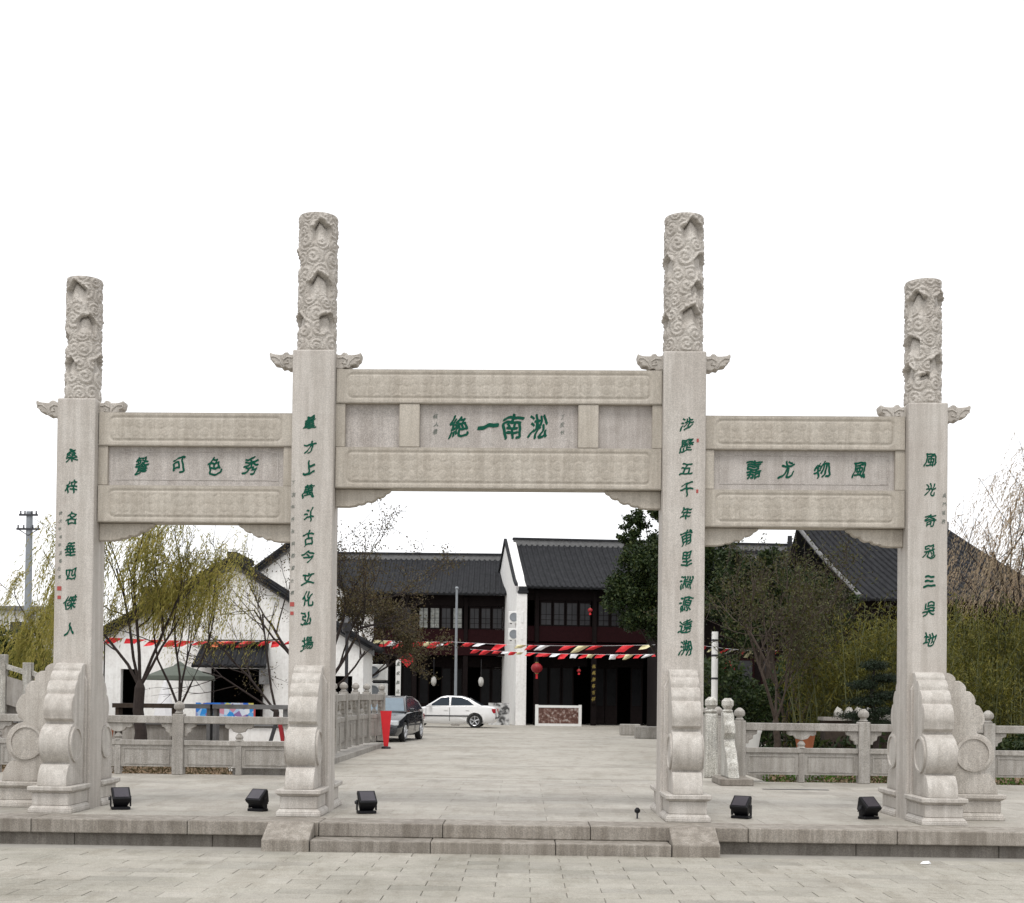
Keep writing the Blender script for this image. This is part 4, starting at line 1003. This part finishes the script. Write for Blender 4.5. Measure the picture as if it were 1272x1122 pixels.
    for wx in WX:
        for s in (-1, 1):
            ww = MB().lathe([(WR*.7, -.09*1), (WR*.96, -.1), (WR, -.07), (WR, .07), (WR*.96, .1), (WR*.7, .09)], 28, (wx, s*.76, WR), 'y').build('wheel', RUB, t, sharp=40, **kw)
            rim = MB().lathe([(WR*.69, 0), (WR*.68, s*.02), (WR*.60, s*.0), (.03, s*-.03)], 24, (wx, s*.85, WR), 'y')
            for k in range(5):
                a = 2*math.pi*k/5+.3; rim.tube([(wx, s*.855, WR), (wx+WR*.64*math.cos(a), s*.862, WR+WR*.64*math.sin(a))], .028, 5)
            rim.build('rim', ALLOY, ww, sharp=40, **kw)
    for s in (-1, 1):
        MB().box(-1.08, 1.0, s*.868-.012, s*.868+.012, .50, .555).build('side_moulding', DARKM, t, **kw)
        MB().box(-.80, -.66, s*.93-.09, s*.93+.07, .94, 1.06).build('mirror', paint, t, bevel=.03, seg=2, **kw)
        MB().box(-2.165, -1.93, min(s*.42, s*.76), max(s*.42, s*.76), .52, .68).build('headlight', HEADL, t, bevel=.03, seg=2, **kw)
        MB().box(2.0, 2.18, min(s*.50, s*.785), max(s*.50, s*.785), .66, .86).build('tail_light', TAIL, t, bevel=.02, **kw)
        MB().box(.13, .145, s*.872-.008, s*.872+.004, .3, .9).box(-.93, -.92, s*.868-.006, s*.868+.006, .4, .88).build('door_gap', DARKM, t, **kw)
        for hx in (-.12, .85): MB().box(hx, hx+.16, s*.868-.012, s*.868+.014, .78, .81).build('door_handle', paint if paint is CARW else DARKM, t, **kw)
    MB().box(-2.20, -2.1, -.38, .38, .50, .64).build('grille', DARKM, t, bevel=.01, **kw)
    MB().box(-2.215, -2.1, -.62, .62, .26, .40).build('air_intake', DARKM, t, bevel=.02, **kw)
    MB().box(2.12, 2.21, -.7, .7, .42, .47).build('bumper_strip', DARKM, t, **kw)
    MB().box(-2.222, -2.2, -.22, .22, .42, .50).build('number_plate', WHITEP if paint is CARW else plate, t, **kw)
    return t
plate = plain('plate_blue', (.02, .06, .25), .4)
w_ = car('white_saloon_car', 'white four door saloon car parked side on before the shops', (-3.02, 45.6, 0), R(-4), CARW, CGLS)
d_ = car('black_hatchback_car', 'black compact car facing the camera at the end of the curved balustrade', (-3.78, 26.4, 0), R(84), CARD, CGLS, True)

d_.scale = (1.0, .86, .95)
# ------------------------------------------------------------------ vegetation
def quads(C_, D, N_, ln, wd):
    """leaf quads: centre, direction, side vectors (n,3); lens (n,), widths (n,)"""
    D = D/np.linalg.norm(D, axis=1, keepdims=True); S = np.cross(D, N_); S /= np.linalg.norm(S, axis=1, keepdims=True)+1e-9
    a = C_-D*ln[:, None]/2; b = C_+D*ln[:, None]/2; s = S*wd[:, None]/2
    V = np.stack([a, C_-D*ln[:, None]*.1+s, b, C_-D*ln[:, None]*.1-s], 1).reshape(-1, 3)
    return V, np.arange(len(C_)*4).reshape(-1, 4)
def leafmesh(name, C_, D, ln, wd, mat, parent, rs):
    N_ = rs.normal(size=C_.shape)
    n = len(C_); V, F = quads(C_, D, N_, np.broadcast_to(ln, n)*rs.uniform(.7, 1.3, n), np.broadcast_to(wd, n)*rs.uniform(.7, 1.3, n))
    r = parent
    while r.parent is not None: r = r.parent
    V = V-np.array(list(r['_l']))
    return link(name, np_mesh(name, V, F), mat, parent)
def skeleton(base, heads, rs, levels, length, r0, spread, shrink=.72, nseg=4, kids=(2, 4), upb=.15, wob=.12):
    """recursive limbs -> tubes and end points"""
    T = MB(); tips = []
    def go(p, d, L, r, lv):
        pts = [p.copy()]; rr = [r]
        for i in range(nseg):
            d = (d+Vector(rs.normal(size=3)*wob)+Vector((0, 0, upb*.3))).normalized()
            pts.append(pts[-1]+d*L/nseg); rr.append(r*(1-.45*(i+1)/nseg))
        T.tube(pts, rr, 6 if lv > 1 else 4, cap=False)
        if lv <= 2: tips.extend([(q.copy(), d.copy(), lv) for q in pts[1:]])
        if lv == 0: return
        for k in range(rs.randint(*kids)+ (1 if lv > 2 else 0)):
            f = rs.uniform(.35, 1); i = min(int(f*nseg), nseg-1); q = pts[i].lerp(pts[i+1], f*nseg-i)
            nd = (d+Vector(rs.normal(size=3))*spread).normalized(); nd.z += upb; nd.normalize()
            go(q, nd, L*shrink*rs.uniform(.8, 1.15), max(rr[i]*.6, .006), lv-1)
    for (hd, L, r) in heads: go(Vector(base), Vector(hd).normalized(), L, r, levels)
    return T, tips

def willow(name, label, base, heads, seed, nstr=900, zmin=1.5, mat=WILL, lean=(-.35, 0), strl=(0.7, 2.0), trunk=(.2, .9), dens=22, lw=(.10, .017), levels=3, group=None):
    rs = np.random.RandomState(seed); t = thing(name, label, 'tree', base, 0, group)
    fork = Vector(base)+Vector((0, 0, trunk[1]))
    T, tips = skeleton(fork, [(a, b, c*.72) for a, b, c in heads], rs, levels, 1, .08, .55, .62, 4, (2, 4), .12)
    T.tube([Vector(base)-Vector((0, 0, .1)), Vector(base)+Vector((.02, 0, trunk[1]*.15)), Vector(base)+Vector((.04, 0, trunk[1]*.4)), Vector(base)+Vector((-.03, 0, trunk[1]*.7)), fork, fork+Vector((0, 0, .18))], [trunk[0]*1.5, trunk[0]*1.15, trunk[0]*.9, trunk[0]*.8, trunk[0]*.78, trunk[0]*.3], 12)
    T.build('trunk', BARK, t)
    P = np.array([q[0] for q in tips]); idx = rs.randint(0, len(P), nstr)
    Cs, Ds = [], []
    for k in idx:
        p = P[k]; L = rs.uniform(*strl); n = int(L*dens)
        lx, ly = lean[0]+rs.normal()*.18, lean[1]+rs.normal()*.2
        out = np.array([rs.normal()*.5, rs.normal()*.5, .25]); s = np.linspace(0, 1, n)[:, None]
        pts = p+out*np.sqrt(s)*.35+np.array([lx, ly, 0])*s**1.2*L*.8+np.array([0, 0, -1])*s**1.3*L
        pts = pts[pts[:, 2] > zmin+rs.uniform(0, .8)]
        if len(pts) < 3: continue
        d = np.gradient(pts, axis=0)+rs.normal(size=pts.shape)*.018
        Cs.append(pts+rs.normal(size=pts.shape)*.02); Ds.append(d)
    if Cs: leafmesh('crown', np.concatenate(Cs), np.concatenate(Ds), lw[0], lw[1], mat, t, rs)
    return t
willow('willow_tree', 'yellow green weeping willow with many stems behind the left bay', (-7.85, 13, -.12),
       [((-1.0, .1, 1.1), 2.3, .05), ((-.45, .2, 1.4), 2.6, .05), ((.05, -.1, 1.6), 2.9, .055), ((.35, .3, 1.5), 2.6, .05), ((.75, 0, 1.2), 2.0, .045)], 3, 760, 2.35, trunk=(.145, 1.6), strl=(.7, 1.9), lw=(.11, .02))
willow('willow_tree', 'slender forked willow right of the thick stemmed willow', (-7.1, 13.4, -.12),
       [((-.55, .1, 1.4), 2.4, .04), ((-.1, .2, 1.6), 2.9, .04), ((.5, -.1, 1.3), 2.2, .035), ((.3, .3, 1.8), 2.6, .035)], 8, 300, 2.4, trunk=(.10, 1.15), strl=(.7, 1.9))
willow('willow_tree', 'willow left of the leftmost column, its fronds hanging to the sloping parapet', (-12.6, 21, -.3),
       [((-.5, .1, 1.2), 1.9, .07), ((.2, .2, 1.4), 2.2, .07), ((.9, -.1, 1.1), 1.9, .06)], 5, 420, 1.2, trunk=(.17, 1.8), strl=(.8, 2.2), lw=(.12, .022))
willow('sparse_willow_tree', 'thin twiggy willow fronds over the white gable near the left tall column', (-6.1, 19.5, -.3),
       [((-.9, .1, 1.3), 2.4, .05), ((-.5, .2, 1.5), 2.6, .05), ((-1.2, -.1, 1.0), 2.2, .045)], 9, 220, 2.0, trunk=(.1, 1.2), strl=(.9, 2.2), dens=14, lw=(.10, .016))
willow('bare_willow_tree', 'pale brown leafless willow at the right edge rising over the roof', (16.3, 27, -.3),
       [((-.5, .1, 1.8), 4.2, .10), ((-.15, .2, 1.9), 4.6, .1), ((.4, -.1, 1.7), 4.0, .09), ((-.8, -.2, 1.5), 3.6, .08)], 6, 560, 3.8, SPRIG, (-.45, 0), (.8, 2.2), (.2, 2.0), 13, (.13, .022))

def bare_tree(name, label, base, heads, seed, leaves, lmat, levels=4, lsz=(.08, .05), bark=BARK, trunk=(.15, 1.2), spread=.55, group=None, upb=.12):
    rs = np.random.RandomState(seed); t = thing(name, label, 'tree', base, 0, group)
    fork = Vector(base)+Vector((0, 0, trunk[1]))
    T, tips = skeleton(fork, [(a, b, c*.72) for a, b, c in heads], rs, levels, 1, .08, spread, .66, 4, (2, 4), upb)
    T.tube([Vector(base)-Vector((0, 0, .1)), Vector(base)+Vector((.02, 0, trunk[1]*.15)), Vector(base)+Vector((.05, 0, trunk[1]*.5)), fork, fork+Vector((0, 0, .15))], [trunk[0]*1.5, trunk[0]*1.1, trunk[0]*.9, trunk[0]*.8, trunk[0]*.3], 10)
    T.build('trunk', bark, t)
    P = np.array([q[0] for q in tips]); idx = rs.randint(0, len(P), leaves)
    Cp = P[idx]+rs.normal(size=(leaves, 3))*.10
    leafmesh('crown', Cp, rs.normal(size=Cp.shape)+np.array([0, 0, -.4]), lsz[0], lsz[1], lmat, t, rs)
    return t
bare_tree('bare_tree', 'spreading leafless tree behind the left tall column, twigs against the white sky', (-5.45, 22, -.3),
          [((-.9, .1, 1.1), 2.6, .09), ((-.4, .2, 1.5), 3.0, .09), ((.25, -.1, 1.6), 3.2, .09), ((.75, .3, 1.3), 2.7, .08), ((1.2, 0, .9), 2.0, .06)], 14, 5200, BROWNL, 4, (.07, .04), trunk=(.2, 1.5))
bare_tree('bare_tree', 'brown twiggy tree before the long shop house, right of the left tall column', (-5.5, 31, -.3),
          [((-.4, .1, 1.5), 2.4, .08), ((.3, .2, 1.4), 2.3, .08), ((.9, -.1, 1.0), 2.0, .07)], 15, 12000, BROWNL, 4, (.10, .05), trunk=(.16, 1.9), spread=.6)
for i, (x, y, h, sd_, lb) in enumerate([(6.6, 17, 2.6, 31, 'bent brown tree with thin leaves right of the banded post'), (7.3, 18.5, 2.9, 32, 'slim forked brown tree between the evergreen and the bamboo'), (6.1, 15.5, 2.0, 33, 'low twiggy brown tree right behind the balustrade corner')]):
    bare_tree('twiggy_tree', lb, (x, y, -.12), [((-.35, .1, 1.7), h, .06), ((.3, .2, 1.6), h*.95, .05), ((.7, -.1, 1.2), h*.7, .04)], sd_, 2600, OLIVE, 4, (.09, .035), BARKG, (.09, 1.0), .5, 'brown trees behind the right bay')

def clump_tree(name, label, base, cl, seed, n, mat, lsz, bark=BARK, r=.2, group=None, cat='tree'):
    """tapered trunk, limbs to every leaf clump, leaves inside uneven clumps"""
    rs = np.random.RandomState(seed); t = thing(name, label, cat, base, 0, group)
    zt = max(c[2] for c in cl)
    T = MB(); b = Vector(base); top = Vector((np.mean([c[0] for c in cl]), np.mean([c[1] for c in cl]), zt*.75))
    tr = [b.lerp(top, f)+Vector((rs.normal()*.06, rs.normal()*.06, 0)) for f in (0, .3, .6, 1)]; tr[0] = b-Vector((0, 0, .1))
    T.tube(tr, [r, r*.8, r*.6, r*.3], 8)
    Cs = []
    wsum = sum(c[3]**2 for c in cl)
    for (x, y, z, rr) in cl:
        s = tr[1].lerp(tr[3], rs.uniform(0, .9)); c = Vector((x, y, z))
        T.tube([s, s.lerp(c, .5)+Vector((0, 0, .12)), c], [r*.3, r*.18, r*.06], 5, cap=False)
        k = int(n*rr**2/wsum); sub = max(6, int(30*rr))
        d = rs.normal(size=(sub, 3)); d /= np.linalg.norm(d, axis=1, keepdims=True)
        sc_ = np.array([x, y, z])+d*rr*rs.uniform(.45, 1.0, (sub, 1))*np.array([1, 1, .8])
        i = rs.randint(0, sub, k); Cs.append(sc_[i]+rs.normal(size=(k, 3))*rr*.17)
    T.build('trunk', bark, t)
    Cp = np.concatenate(Cs)
    leafmesh('crown', Cp, rs.normal(size=Cp.shape), lsz[0], lsz[1], mat, t, rs)
    return t
clump_tree('evergreen_tree', 'dense dark evergreen tree left of the right tall column before the shop', (5.4, 30, -.1),
           [(4.35, 30, 7.45, .4), (3.75, 30, 7.3, .3), (4.0, 30, 6.75, .45), (5.0, 30, 7.6, .5), (5.6, 30, 7.3, .7), (3.6, 30, 6.75, .22), (4.9, 29.5, 6.6, .6), (3.95, 29.6, 6.0, .5), (4.5, 29.5, 6.0, .8), (3.7, 29.7, 5.3, .5), (3.5, 29.6, 4.6, .5), (3.9, 29.5, 4.0, .5), (3.3, 29.7, 4.95, .3), (5.4, 30, 5.6, 1.1), (4.0, 30, 5.2, .8), (4.7, 29.4, 4.6, .9), (5.6, 30.5, 4.4, 1.0), (4.1, 30, 4.05, .55), (6.3, 30, 6.4, 1.1), (6.4, 30.5, 5.0, 1.1), (5.2, 29.6, 3.6, .7)], 41, 46000, EVER, (.115, .065))
clump_tree('evergreen_tree', 'dark evergreen tree filling the left of the right bay', (8.0, 27, -.1),
           [(7.2, 27, 5.2, .9), (8.3, 27, 5.1, .9), (6.9, 27, 4.7, .9), (8.0, 27, 4.2, 1.0), (9.1, 27.5, 4.9, .9), (7.1, 26.6, 3.5, .7), (9.3, 27, 3.8, .9), (10.1, 27.4, 4.2, .8), (8.0, 26.6, 5.75, .45), (6.7, 27, 5.8, .4)], 42, 22000, EVER, (.15, .06), BARKG)
clump_tree('evergreen_tree', 'dark round tree at the far left below the utility pole', (-21.5, 40, -.3),
           [(-22.5, 40, 2.6, 1.1), (-21.2, 40, 3.2, 1.2), (-20.2, 40, 2.4, 1.0), (-23.5, 40.3, 1.9, .9), (-21, 39.6, 1.5, 1.1)], 43, 14000, EVER, (.17, .1))
# layered pine
t_ = thing('layered_pine', 'small dark cloud pruned pine behind the right balustrade', 'tree', (7.93, 14, -.12))
rs = np.random.RandomState(51); T = MB().tube([(7.95, 14, -.2), (8.02, 14, .8), (7.88, 14, 1.5), (7.95, 14, 2.1)], [.07, .06, .04, .02], 7); Cs = []
for (x, z, w) in [(7.95, 2.15, .26), (8.15, 1.88, .34), (7.72, 1.72, .34), (8.2, 1.5, .40), (7.75, 1.36, .42), (8.2, 1.16, .46), (7.65, 1.05, .46), (8.0, .9, .5)]:
    T.tube([(7.95, 14, z-.12), (x, 14, z-.02)], [.025, .012], 5); k = 2600
    Cs.append(np.array([x, 14, z])+rs.normal(size=(k, 3))*np.array([w*.45, w*.45, .045]))
T.build('trunk', BARK, t_); Cp = np.concatenate(Cs); leafmesh('crown', Cp, rs.normal(size=Cp.shape)+np.array([0, 0, .8]), .06, .008*2, DEVER, t_, rs)

def bamboo(x, y, h, n, seed, lb, group='bamboo clumps in the right garden'):
    rs = np.random.RandomState(seed); t = thing('bamboo_clump', lb, 'bamboo', (x, y, -.12), 0, group); T = MB(); Cs, Ds = [], []
    for k in range(n):
        bx, by = x+rs.normal()*.38, y+rs.normal()*.3; hh = h*rs.uniform(.72, 1.08); lx, ly = rs.normal()*.45, rs.normal()*.3
        pts = [Vector((bx+lx*f**2.4, by+ly*f**2.2, -.15+hh*(f-.08*f**3*abs(lx)))) for f in np.linspace(0, 1, 9)]
        T.tube(pts, [.022*(1-.75*f) for f in np.linspace(0, 1, 9)], 5, cap=False)
        m = int(46*hh); f = rs.beta(2.2, 1.3, m); i = np.minimum((f*8).astype(int), 7); P = np.array([list(p) for p in pts])
        c = P[i]+(P[i+1]-P[i])*((f*8-i)[:, None]); c += rs.normal(size=c.shape)*np.array([.17, .17, .12])
        Cs.append(c); Ds.append(rs.normal(size=c.shape)*.8+np.array([0, 0, -.8]))
    T.build('culms', CULM, t); Cp = np.concatenate(Cs)
    leafmesh('foliage', Cp, np.concatenate(Ds), .15, .024, BAMB, t, rs)
bl = [(7.4, 16.6, 3.2, 'bamboo clump nearest the brown trees in the right bay'), (8.15, 16.2, 3.8, 'slender bamboo clump left of and behind the layered pine'), (8.9, 16.5, 4.1, 'bamboo clump right behind the layered pine'), (9.7, 16.1, 3.9, 'bamboo clump between the pine and the rightmost column'), (8.6, 20, 4.3, 'bamboo clump beside the slim forked tree'), (9.3, 19, 4.0, 'bamboo clump with leaning tips, second in the right bay'), (10.1, 20.5, 4.5, 'tall yellow green bamboo clump in the middle of the right bay'), (10.6, 18.6, 3.8, 'bamboo clump right above the layered pine'),
      (11.3, 20, 4.7, 'bamboo clump just left of the rightmost column'), (12.1, 21, 5.0, 'bamboo clump hidden partly by the rightmost column'), (12.9, 22, 5.2, 'tall bamboo clump just right of the rightmost column'), (13.7, 21.6, 4.9, 'bamboo clump above the right scalloped drum stone'),
      (14.4, 22.4, 4.8, 'bamboo clump near the right edge'), (15.2, 21.8, 4.2, 'bamboo clump at the right edge of the picture'), (9.7, 17.6, 2.6, 'low bamboo clump in front, left of the pine'), (11.6, 17.6, 3.0, 'low bamboo clump at the foot of the rightmost column')]
for i, (x, y, h, lb) in enumerate(bl): bamboo(x, y, h*(.92 if y < 17 else .84), 26, 60+i, lb)
# background masses
def mass(name, boxes, n, mat, ls, seed):
    rs = np.random.RandomState(seed); Cs = []
    for (x0, x1, y0, y1, zt) in boxes:
        k = int(n*(x1-x0)*zt/sum((b[1]-b[0])*b[4] for b in boxes))
        x = rs.uniform(x0, x1, k); prof = zt*(.78+.14*np.sin(x*1.3+seed)+.10*np.sin(x*3.1+1))
        Cs.append(np.stack([x, rs.uniform(y0, y1, k), -.2+prof*rs.beta(1.5, 1.1, k)], 1))
    Cp = np.concatenate(Cs); r = empty('tmp'); 
    o = leafmesh(name, Cp, rs.normal(size=Cp.shape), ls[0], ls[1], mat, r, rs); o.parent = None; bpy.data.objects.remove(r); o['kind'] = 'stuff'
mass('gap_darkening_leaves', [(5.0, 18, 22.5, 25.5, 3.6), (6.5, 17.5, 15, 17, 1.25)], 42000, EVER, (.17, .07), 71)  # leaf mass added behind the bamboo to darken its gaps
mass('low_bushes', [(4.6, 14, 8.4, 9.4, .72)], 5200, BUSH, (.07, .04), 72)
mass('distant_treeline', [(-95, 95, 105, 112, 5.5)], 40000, EVER, (1.1, .7), 73)
mass('left_undergrowth', [(-22, -13.5, 24, 27, 2.4)], 9000, EVER, (.16, .08), 74)
mass('dry_grass', [(-15, -3.9, 8.0, 12, .28), (4.6, 15, 7.6, 12, .25)], 9000, BROWNL, (.16, .02), 75)
# pale rocks by the pond
for i in range(6):
    x = 7.55+.22*i; m = MB().lathe([(.03, 0), (.10, .03), (.12, .1), (.07, .19), (.02, .22)], 7, (x, 15.6, 1.0)); m.v = [(a+rnd.uniform(-.02, .02), b, c+rnd.uniform(-.03, .03)) for a, b, c in m.v]
    o = m.build('pale_rock', GW); tag(o, ('leftmost', 'second from left', 'third from left', 'third from right', 'second from right', 'rightmost')[i]+' of the six pale rocks on the garden wall by the pine', 'rock', 'pale rocks in a row on the garden wall')
t = thing('garden_wall', 'low dark garden wall topped by pale rocks behind the right balustrade', 'wall', (8, 15.7, -.12))
MB().box(7.2, 9.1, 15.4, 15.9, -.13, .92).build('body', BARKG, t); MB().box(7.15, 9.15, 15.35, 15.95, .921, 1.0).build('coping', GBAL, t)
